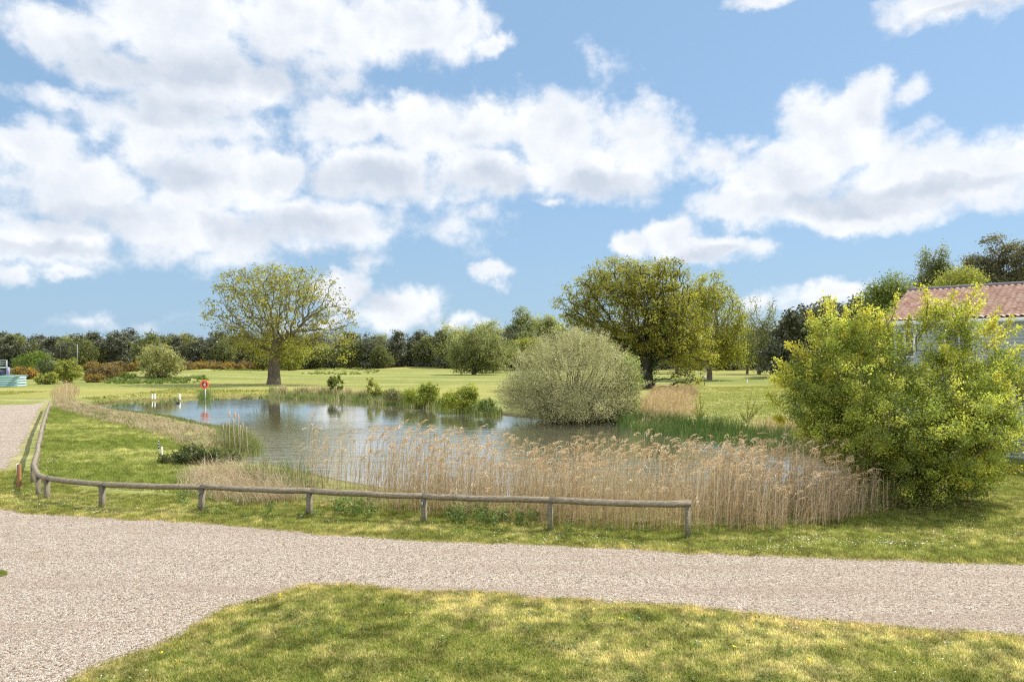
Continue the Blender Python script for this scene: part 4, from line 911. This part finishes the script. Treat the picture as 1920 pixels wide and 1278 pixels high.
for e_ in range(170):
    dv = unit(rng.normal(size=3)*np.array([1, .8, .8])+np.array([0, -.2, .55])); o_ = np.array([0, 0, 2.6])+dv*np.array([4.9, 4.4, 3.5]); L_ = rng.uniform(.3, .95); tt = rng.uniform(-.5, 1, 60)
    tw.append(o_+(dv+np.array([0, 0, .35]))*(tt*L_)[:, None]+rng.normal(0, .055, (60, 3)))
tw = np.vstack(tw); tw = tw[tw[:, 2] > .15]; l2, q2 = cards(tw, .095*rng.uniform(.6, 1.3, len(tw)), rng, .5, None, .42); mesh('shoot_sprays', l2, q2, M_LEAF, w_, np.repeat(leafcol(W1, np.arange(len(tw))//60, len(tw)//60+1, rng), 4, 0))
mesh('green_sprays', lv, lq, M_LEAF, w_, np.repeat(leafcol([(.15, .21, .04), (.19, .24, .05)], si, len(S), rng), 4, 0))
# saplings on the right bank
def sapling(label, px, py, shoots, pal, seed, n=26, ls=.09):
    b = G(px, py); d = b[1]; rng = np.random.default_rng(seed); root = empty('sapling', b, label, 'sapling'); mb = MB(); P = []
    for (x1, y1) in shoots:
        e = Wd(x1, y1, d+rng.normal(0, .5))-b; m = e*.5+rng.normal(0, .06, 3); mb.tube([np.array([0, 0, -.05]), m, e], [.03, .02, .006], 5, False)
        t = rng.uniform(.25, 1.03, n*3); P.append((2*(1-t)*t)[:, None]*m+(t*t)[:, None]*e+rng.normal(0, .07, (len(t), 3)))
    mb.build('stem', M_TWIG, root, True); p = np.vstack(P); lv, lq = cards(p, ls*rng.uniform(.7, 1.3, len(p)), rng, .5)
    mesh('foliage', lv, lq, M_LEAF, root, np.repeat(leafcol(pal, np.arange(len(p)) % 40, 40, rng), 4, 0))
sapling('slim upright sapling among the straw reeds on the right bank', 1310, 790, [(1312,735),(1304,748),(1318,755),(1300,768),(1322,772)], YG, 340, 34)
sapling('small thorny sapling with three upright shoots on the right bank', 1400, 792, [(1410,732),(1421,735),(1402,748),(1386,770),(1422,762),(1440,752)], YG, 341, 30)

# ------------------------------------------------------------------ big hawthorn, right
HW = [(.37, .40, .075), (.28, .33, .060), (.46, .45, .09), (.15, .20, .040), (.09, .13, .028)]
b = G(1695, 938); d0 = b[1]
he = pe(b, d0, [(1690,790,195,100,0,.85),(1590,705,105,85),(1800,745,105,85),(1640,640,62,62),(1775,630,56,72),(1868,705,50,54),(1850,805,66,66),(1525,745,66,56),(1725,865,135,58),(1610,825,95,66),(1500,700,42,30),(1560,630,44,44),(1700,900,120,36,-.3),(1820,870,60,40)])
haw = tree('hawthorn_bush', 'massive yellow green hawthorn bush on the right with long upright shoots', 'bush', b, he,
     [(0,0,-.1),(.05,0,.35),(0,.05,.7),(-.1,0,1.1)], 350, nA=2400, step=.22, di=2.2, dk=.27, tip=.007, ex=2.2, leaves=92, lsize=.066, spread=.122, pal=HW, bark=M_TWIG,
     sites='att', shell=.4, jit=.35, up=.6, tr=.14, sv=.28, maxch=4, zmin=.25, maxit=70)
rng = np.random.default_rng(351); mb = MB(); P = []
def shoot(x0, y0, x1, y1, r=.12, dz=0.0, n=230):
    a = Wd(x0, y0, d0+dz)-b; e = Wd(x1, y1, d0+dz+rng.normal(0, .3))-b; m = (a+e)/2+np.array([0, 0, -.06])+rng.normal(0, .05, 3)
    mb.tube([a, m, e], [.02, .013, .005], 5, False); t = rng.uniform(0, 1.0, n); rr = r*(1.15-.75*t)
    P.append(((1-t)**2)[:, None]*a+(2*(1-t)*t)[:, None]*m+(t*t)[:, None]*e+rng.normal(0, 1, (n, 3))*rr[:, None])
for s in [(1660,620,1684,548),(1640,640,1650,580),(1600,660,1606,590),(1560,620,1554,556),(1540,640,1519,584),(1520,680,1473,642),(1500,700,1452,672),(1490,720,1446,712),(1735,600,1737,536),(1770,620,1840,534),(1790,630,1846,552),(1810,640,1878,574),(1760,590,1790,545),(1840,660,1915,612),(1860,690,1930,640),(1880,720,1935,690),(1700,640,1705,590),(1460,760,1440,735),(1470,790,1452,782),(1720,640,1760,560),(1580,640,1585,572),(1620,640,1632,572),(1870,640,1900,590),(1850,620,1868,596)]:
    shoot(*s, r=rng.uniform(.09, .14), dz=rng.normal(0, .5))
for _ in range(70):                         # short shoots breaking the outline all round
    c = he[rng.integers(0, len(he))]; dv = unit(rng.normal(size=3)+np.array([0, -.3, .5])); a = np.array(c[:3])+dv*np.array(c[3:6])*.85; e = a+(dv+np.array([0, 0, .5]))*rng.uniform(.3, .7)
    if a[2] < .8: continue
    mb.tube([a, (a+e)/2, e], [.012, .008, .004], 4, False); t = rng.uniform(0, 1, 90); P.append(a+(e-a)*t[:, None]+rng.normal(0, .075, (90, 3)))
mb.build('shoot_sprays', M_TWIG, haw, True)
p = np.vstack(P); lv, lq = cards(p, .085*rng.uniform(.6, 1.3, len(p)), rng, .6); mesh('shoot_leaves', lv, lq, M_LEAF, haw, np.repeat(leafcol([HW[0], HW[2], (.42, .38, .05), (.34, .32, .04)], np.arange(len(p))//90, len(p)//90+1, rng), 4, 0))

# ------------------------------------------------------------------ lodge, right
A = np.array([18.4, 32.9, 0.]); U = np.array([.7071, -.7071, 0]); V = np.array([.7071, .7071, 0]); L, WD, ZE, ZR = 13.0, 8.0, 6.25, 7.82
lodge = empty('lodge_building', A, 'grey clapboard two storey lodge with pink clay tile roof behind the hawthorn', 'building')
def LM(u, v, z): return U*u+V*v+np.array([0, 0, z])
m_clap = m_plain("grey_clapboard", (.40, .455, .51), .6, .08, 5.0, stretch=(1, 1, 12)); M_TRIM = m_plain("white_trim", (.74, .75, .74), .45, .05)
def obox(mb, u0, u1, v0, v1, z0, z1):
    v = [LM(u, w, z) for z in (z0, z1) for w in (v0, v1) for u in (u0, u1)]; mb.add(v, [[0, 2, 3, 1], [4, 5, 7, 6], [0, 1, 5, 4], [2, 6, 7, 3], [0, 4, 6, 2], [1, 3, 7, 5]])
mb = MB(); nb = 40; bh = ZE/nb
for i in range(nb):                          # lapped boards, each leaning out at its lower edge
    z0, z1 = i*bh, (i+1)*bh
    for (a0, a1) in (((0, 0), (L, 0)), ((0, WD), (0, 0)), ((L, 0), (L, WD)), ((L, WD), (0, WD))):
        t = unit(np.array([a1[0]-a0[0], a1[1]-a0[1]])); o = np.array([t[1], -t[0]]); 
        def q(p, off, z): return LM(p[0]+o[0]*off, p[1]+o[1]*off, z)
        mb.add([q(a0, .022, z0), q(a1, .022, z0), q(a1, .004, z1), q(a0, .004, z1), q(a0, .0, z0), q(a1, .0, z0)], [[0, 1, 2, 3], [4, 5, 1, 0]])
for u in (0.02, L-.02): mb.add([LM(u, 0, ZE), LM(u, WD, ZE), LM(u, WD/2, ZR-.05)], t=[[0, 1, 2]])
mb.build('wall', m_clap, lodge)
# pantile roof: a rolled profile with a lip at each course
m_tile, n_, out_ = mat("clay_tile"); geo = n_.n('ShaderNodeNewGeometry'); tco = n_.n('ShaderNodeTexCoord')
v1 = n_.n('ShaderNodeTexVoronoi', ins={'Vector': tco.outputs['Object'], 'Scale': 4.5}); sv_ = n_.n('ShaderNodeSeparateColor', ins={0: v1.outputs['Color']})
c = n_.mix(sv_.outputs[0], (.42, .22, .15, 1), (.68, .43, .32, 1)); c = n_.mix(n_.mapr(n_.noise(geo.outputs['Position'], 1.2, 5, .6).outputs[0], .45, .75, 0, .5), c, (.50, .40, .33, 1))
p_ = n_.n('ShaderNodeBsdfPrincipled', ins={'Base Color': c, 'Roughness': .8}); n_.link(p_.outputs[0], out_.inputs[0])
def roofside(v0, v1, z0, z1):
    nu = int((L+.8)/.05); uu = np.linspace(-.4, L+.4, nu); ncr = 13; rows = []
    for cidx in range(ncr):
        for lift, t in ((.05, cidx/ncr), (.0, (cidx+.98)/ncr)):
            rows.append((t, lift))
    vv = []; 
    for t, lift in rows:
        pr = .036*np.sin(uu/.25*2*np.pi)+.010*np.sin(uu/.25*4*np.pi+.8); jit = .006*np.sin(uu*17+t*90)
        z = z0+(z1-z0)*t+pr+lift+.03+jit; w = v0+(v1-v0)*t
        vv.append(np.stack([LM(0, 0, 0)+U*a+V*w+np.array([0, 0, zz]) for a, zz in zip(uu, z)]))
    vv = np.concatenate(vv); q = [[r*nu+i, r*nu+i+1, (r+1)*nu+i+1, (r+1)*nu+i] for r in range(len(rows)-1) for i in range(nu-1)]
    return vv, np.array(q)
sl_ = (ZR-ZE)/(WD/2); ov = .45
v1_, q1_ = roofside(-ov, WD/2, ZE-ov*sl_+.04, ZR+.04); v2_, q2_ = roofside(WD+ov, WD/2, ZE-ov*sl_+.04, ZR+.04)
roof = mesh('roof', np.vstack([v1_, v2_]), np.vstack([q1_, q2_+len(v1_)]), m_tile, lodge)
mb = MB(); mb.tube([LM(u, WD/2, ZR+.09) for u in np.arange(-.42, L+.5, .22)], [.10+.012*(i % 2) for i in range(len(np.arange(-.42, L+.5, .22)))], 8); mb.build('ridge', m_plain("ridge_tile", (.17, .16, .19), .7, .2), roof, True)
mb = MB(); obox(mb, -.42, L+.42, -ov-.02, -ov+.06, ZE-ov*sl_-.14, ZE-ov*sl_+.03); mb.build('fascia', M_TRIM, lodge)
mb = MB()
for u in (-.40, L+.37):
    for s_ in (0, 1):
        a0 = LM(u, -ov if s_ == 0 else WD+ov, ZE-ov*sl_-.10); a1 = LM(u, WD/2, ZR-.10)
        for o in (0,): mb.add([a0, a0+U*.03, a1+U*.03, a1, a0+np.array([0, 0, .16]), a0+U*.03+np.array([0, 0, .16]), a1+U*.03+np.array([0, 0, .16]), a1+np.array([0, 0, .16])], [[0, 1, 2, 3], [4, 7, 6, 5], [0, 4, 5, 1], [3, 2, 6, 7], [0, 3, 7, 4], [1, 5, 6, 2]])
mb.build('barge_board', M_TRIM, lodge)
mb = MB(); obox(mb, -.05, L+.05, -ov+.06, 0.02, ZE-ov*sl_-.10, ZE-ov*sl_-.06); mb.build('soffit', M_TRIM, lodge)
m_glass = m_plain("window_glass", (.10, .12, .13), .06, .15, 1.5); m_blind = m_plain("window_blind", (.26, .25, .23), .6, .1)
def window(u0, u1, z0, z1, louvre=False):
    mb = MB(); f = .10
    obox(mb, u0-f, u1+f, -.07, -.024, z1, z1+f); obox(mb, u0-f, u1+f, -.09, -.024, z0-f, z0); obox(mb, u0-f, u0, -.07, -.024, z0, z1); obox(mb, u1, u1+f, -.07, -.024, z0, z1)
    mid_ = (u0+u1)/2; obox(mb, mid_-.03, mid_+.03, -.06, -.03, z0, z1)
    w = mb.build('window', M_TRIM, lodge); mb = MB(); obox(mb, u0, u1, -.04, -.026, z0, z1); mb.build('pane', m_glass, w)
    if louvre:
        mb = MB()
        for z in np.arange(z0+.06, z1, .11): obox(mb, u0+.01, mid_-.031, -.050, -.042, z, z+.05); obox(mb, mid_+.031, u1-.01, -.050, -.042, z, z+.05)
        mb.build('blind', m_blind, w)
window(.15, .85, 4.45, 5.55, True); window(4.75, 6.6, 3.0-.4, 3.75); window(2.2, 3.2, 4.45, 5.55, True); window(.5, 1.6, 2.3, 3.75); window(8, 9.2, 4.45, 5.55); window(8, 10, 1, 3)

# ------------------------------------------------------------------ small things
M_WHITE = m_plain("white_paint", (.75, .75, .74), .5, .06); M_ORANGE = m_plain("orange_plastic", (.62, .10, .025), .45, .12); M_BLACK = m_plain("black_paint", (.03, .03, .035), .5, .2)
M_GREYM = m_plain("grey_post", (.50, .54, .50), .6, .1); M_TEAL = m_plain("teal_paint", (.30, .50, .50), .6, .12, 3.0, .2); M_RED = m_plain("dark_red", (.22, .02, .02), .6, .1)
# lifebuoy station
g = G(385, 747, -.15); lb = empty('lifebuoy_stand', g, 'round orange lifebuoy housing on a pale post at the far pond edge', 'lifebuoy')
mb = MB(); mb.tube([(0, 0, -.3), (0, 0, 1.1)], .055, 10); mb.build('post', M_GREYM, lb)
zc = CH-(720.5-HZ)*g[1]/F-g[2]; s_ = g[1]/F
th = np.linspace(0, 2*np.pi, 41); mb = MB(); R_ = 6.2*s_; mb.tube([(math.cos(a)*R_, -.16, zc+math.sin(a)*R_) for a in th], 1.9*s_, 10, False); mb.build('ring', M_ORANGE, lb, True)
mb = MB(); mb.tube([(0, -.06, zc), (0, -.02, zc)], 6.0*s_, 28); mb.build('backboard', M_RED, lb)
mb = MB(); mb.box((-.07, -.11, zc-.30), (.07, -.065, zc+.26)); mb.tube([(-.05, -.12, zc+.1), (-.2, -.12, zc-.12)], .035, 6); mb.build('notice', M_WHITE, lb)
mb = MB(); mb.tube([(math.cos(a)*R_*1.25, -.10+.0*a, zc+math.sin(a)*R_*1.25) for a in np.linspace(.15, np.pi-.15, 16)], .9*s_, 8); mb.build('hood', m_plain("orange_hood", (.66, .16, .03), .5, .1), lb, True)
tufts('post_rush', wp([(378,742),(392,742),(394,748),(378,749)], -.2), 40, .9, 1.4, .05, GRNP[:3], 55, 'green rushes at the foot of the lifebuoy post', 'rushes', (.05, .4), clump=1.0, z0=-.3)
def stake(name, label, cat, px, py, h, w, m, cap=None, z=0.0, group=None, lean=0.0):
    g = G(px, py, z); r = empty(name, g, label, cat, group); mb = MB()
    a = np.array([lean*h, 0, h]); mb.add([(-w, -w, -.2), (w, -w, -.2), (w, w, -.2), (-w, w, -.2)]+[tuple(np.array(c)+a) for c in ((-w, -w, 0), (w, -w, 0), (w*.7, w*.7, .02), (-w*.7, w, .02))], [[0, 1, 5, 4], [1, 2, 6, 5], [2, 3, 7, 6], [3, 0, 4, 7], [4, 5, 6, 7]])
    mb.build('post', m, r)
    if cap:
        for nm, z0, z1, ww, mm in cap:
            mb = MB(); mb.box((lean*z0-ww, -ww, z0), (lean*z0+ww, ww, z1)); mb.build(nm, mm, r)
    return r
GM = 'white marker posts across the pond'
stake('marker_post', 'left twin white marker post on the far bank', 'marker post', 285.5, 744, .32, .055, M_WHITE, group=GM)
stake('marker_post', 'right twin white marker post beside the first on the far bank', 'marker post', 290.5, 744, .32, .055, M_WHITE, group=GM)
stake('marker_post', 'single white marker post behind a grass tuft left of the lifebuoy', 'marker post', 337, 745, .36, .07, M_WHITE, group=GM)
stake('marker_post', 'short plain white stake on the left bank beside the bramble', 'marker post', 303.5, 858, .48, .024, M_WHITE)
stake('marker_post', 'black and white banded stake on the left bank', 'marker post', 297.5, 846, .50, .022, M_GREYM, [('band', .12, .21, .024, M_BLACK), ('band', .26, .34, .024, M_BLACK), ('band', .39, .46, .024, M_BLACK)])
bw = stake('wooden_bollard', 'short orange brown wooden post with white plate beside the gravel lane', 'bollard', 36.5, 914, .80, .05, m_wood("orange_wood", (.20, .09, .035), (.36, .17, .07), .1), None)
mb = MB(); mb.box((-.085, -.04, .50), (-.052, .05, .82)); mb.build('reflector_plate', M_WHITE, bw)
stake('tree_stake', 'pale wooden stake in front of the pale willow on the mound', 'stake', 304.5, 711, 1.0, .07, m_wood("pale_wood", (.40, .35, .24), (.55, .48, .34), .0), group=None)
stake('fairway_stake', 'thin pale stake on the grass right of the pale willow', 'stake', 354, 709, .75, .06, M_WHITE)
stake('fairway_stake', 'thin white stake in the meadow under the drooping birch', 'stake', 1401, 718, .5, .06, M_WHITE)
stake('sign_post', 'small dark post with white sign under the lighter oak', 'sign', 1321, 722, 1.0, .05, M_BLACK, [('sign_plate', .85, 1.35, .17, M_GREYM)])
# blue brace under the hawthorn
g0, g1, g2 = Wd(1801, 911, 21.6), Wd(1814, 925, 21.4), Wd(1829, 943, 21.0)
bl = empty('blue_prop', (g2[0], g2[1], 0), 'thin blue metal prop leaning out from under the hawthorn', 'prop'); o = np.array([g2[0], g2[1], 0]); M_BLUE = m_plain("blue_metal", (.07, .22, .36), .4, .15)
mb = MB(); mb.tube([g0-o, g1-o], .016, 8); mb.tube([g1-o, np.array([g2[0], g2[1], .0])-o], .02, 8); mb.build('tube', M_BLUE, bl, True)
mb = MB(); c = g1-o; mb.tube([c+[-.03, 0, 0], c+[.11, 0, .01]], .018, 8); mb.build('handle', m_plain("light_blue", (.20, .45, .58), .4, .1), bl, True); mb = MB(); mb.tube([c+[.0, -.03, -.05], c+[.0, .05, -.07]], .038, 8); mb.build('clamp', M_BLACK, bl, True)
# bulrushes
for i, (x, y0, y1) in enumerate([(430, 826, 771), (447, 822, 776), (440, 820, 772), (436, 826, 784), (424, 824, 790), (455, 822, 792), (462, 826, 800), (450, 828, 796), (418, 822, 796)]):
    g = G(x, y0+22, -.2); d = g[1]; top = Wd(x, y1, d)-g; r = empty('bulrush', g, 'tall dead bulrush stalk rising from the round rush tussock', 'bulrush', 'bulrushes on the rush tussock'); ln = np.random.default_rng(i).normal(0, .08)
    mb = MB(); mb.tube([(ln, 0, -.1), (ln*.4, 0, top[2]*.5), (0, 0, top[2])], [.016, .013, .008], 5); mb.build('stem', m_plain("dead_stem", (.40, .33, .22), .8, .2), r, True)
    hh = .30; mb = MB(); mb.tube([(0, 0, top[2]-hh), (0, 0, top[2]-hh+.03), (0, 0, top[2]-.05), (0, 0, top[2])], [.012, .035, .038, .012], 7); mb.build('seed_head', m_plain("seed_head", (.58, .36, .22) if i < 3 else (.36, .29, .20), .9, .3, 20), r, True)
# water birds
def bird(label, px, py, ang_, s, dark, group):
    g = G(px, py, WL); r = empty('water_bird', g, label, 'bird', group, ang_); r.scale = (s*.8,)*3
    sp = [(-.24, .05, .015, .012), (-.17, .055, .06, .045), (-.06, .06, .095, .075), (.06, .06, .085, .075), (.13, .085, .05, .06), (.155, .15, .03, .034), (.17, .20, .036, .04), (.20, .215, .032, .032), (.225, .21, .014, .014)]
    k = 10; v = []
    for x, z, ry, rz in sp:
        for j in range(k): a = j/k*2*math.pi; v.append((x, ry*math.cos(a), z+rz*math.sin(a)))
    q = [[i*k+j, i*k+(j+1) % k, (i+1)*k+(j+1) % k, (i+1)*k+j] for i in range(len(sp)-1) for j in range(k)]
    mesh('body', v, [np.array(q), np.array([list(range(k-1, -1, -1)), list(range((len(sp)-1)*k, len(sp)*k))])], M_BLACK if dark else m_plain("brown_feather", (.13, .10, .07), .8, .4, 12), r, None, True)
    mb = MB(); mb.tube([(.22, 0, .207), (.27, 0, .20)], [.013, .004], 6); mb.build('bill', M_WHITE if dark else m_plain("bill_yellow", (.45, .35, .10), .5, .1), r, True)
bird('black coot swimming near the left far bank', 333, 756, 2.9, 1.6, True, None)
GD = 'water birds grouped before the far bank'
for x, y, a in ((461, 746.5, .3), (466, 748, 2.6), (471, 746, .2), (454, 747.5, 3.0)): bird('tiny dark duck in the little group near the far bank', x, y, a, 1.15, False, GD)
# teal play structure at the left edge
g = G(-12, 726); ps = empty('play_structure', g, 'pale teal wooden play ship with purple board at the left frame edge', 'play structure'); s_ = g[1]/F; X0 = lambda px: (px+12)*s_
def zz(py): return (726-py)*s_
mb = MB()
for i in range(5): mb.box((X0(-60), -.9+.03*(i % 2), .08+i*.30), (X0(40), .9-.03*(i % 2), .36+i*.30))
mb.build('hull', M_TEAL, ps); mb = MB()
for i in range(4): mb.add([(X0(40)+.01, -.85, .12+i*.36), (X0(40)+.01, .85, .12+i*.36), (X0(48), .15, .12+i*.36), (X0(48), -.15, .12+i*.36), (X0(40)+.01, -.85, .42+i*.36), (X0(40)+.01, .85, .42+i*.36), (X0(48), .15, .42+i*.36), (X0(48), -.15, .42+i*.36)], [[0, 1, 2, 3], [4, 7, 6, 5], [0, 3, 7, 4], [3, 2, 6, 7], [2, 1, 5, 6]])
mb.build('bow', m_plain("light_teal", (.42, .60, .60), .6, .1), ps); mb = MB(); mb.box((X0(-62), -.98, 1.58), (X0(44), .98, 1.66)); mb.build('gunwale', M_TEAL, ps)
mb = MB()
for px in (-45, -20, 5.5): mb.box((X0(px)-.06, -.75, 1.67), (X0(px)+.06, -.63, zz(676))); mb.box((X0(px)-.06, .63, 1.67), (X0(px)+.06, .75, zz(676)))
mb.box((X0(-47), -.80, zz(690)), (X0(7), .80, zz(688)))
for z in (zz(684), zz(680), zz(676)): mb.box((X0(-46), -.77, z), (X0(6.4), -.70, z+.10)); mb.box((X0(-46), .70, z), (X0(6.4), .77, z+.10))
mb.build('railing', m_plain("grey_rail", (.36, .42, .42), .6, .1), ps)
mb = MB(); mb.box((X0(-44), -.58, 1.67), (X0(4.4), .58, zz(691))); mb.build('cabin', m_plain("navy_panel", (.03, .035, .07), .5, .1), ps)
mb = MB(); mb.add([(X0(12.5), -.15, zz(688)), (X0(17), -.15, zz(688)), (X0(18), -.15, 1.67), (X0(15), -.15, 1.67), (X0(12.5), .1, zz(688)), (X0(17), .1, zz(688)), (X0(18), .1, 1.67), (X0(15), .1, 1.67)], [[0, 1, 2, 3], [7, 6, 5, 4], [0, 4, 5, 1], [1, 5, 6, 2], [2, 6, 7, 3], [3, 7, 4, 0]]); mb.build('sail_board', m_plain("lilac_board", (.33, .30, .48), .5, .1), ps)
# ball net
d_ = 185.; nt = empty('ball_net', ((112-960)/F*d_, d_, 0), 'thin dark ball stop net on tall posts before the pine wood', 'net'); X1, X2 = (82-112)/F*d_, (145-112)/F*d_
for x in (X1, (X1+X2)/2, X2): mb = MB(); mb.tube([(x, 0, -.2), (x, 0, 7.4 if x == X2 else 6.9)], .12 if x == X2 else .08, 8); mb.build('post', m_plain('net_post', (.22, .24, .25), .6, .1) if x == X2 else M_BLACK, nt)
mb = MB()
for z in np.arange(.6, 6.9, .35): mb.tube([(X1, 0, z), (X2, 0, z)], .022, 3, False)
for x in np.arange(X1, X2, .35): mb.tube([(x, 0, .4), (x, 0, 6.8)], .022, 3, False)
mb.build('netting', M_BLACK, nt)
# grass patch at the left edge of the track
gpatch = np.array([G(-60,1062)[:2], G(4,1068)[:2], G(17,1073)[:2], G(10,1080)[:2], G(-60,1090)[:2]]); pr = ragged(gpatch, .12, 71, .05); pt = sheet('grass_island', pr, .014, M_GROUND)
rng = np.random.default_rng(90); p = pts_in(pr, 3500, rng); v, q, k = strips(np.column_stack([p, np.full(len(p), .012)]), rng.uniform(.03, .07, len(p)), np.full(len(p), .008), rng.uniform(0, 6, len(p)), rng.uniform(.1, .8, len(p)), 1, seed=90)
tag(mesh('island_grass', v, q, M_BLADE, None, np.ones((len(v), 3))), 'small grass patch in the gravel at the left frame edge', 'grass', None, 'stuff')
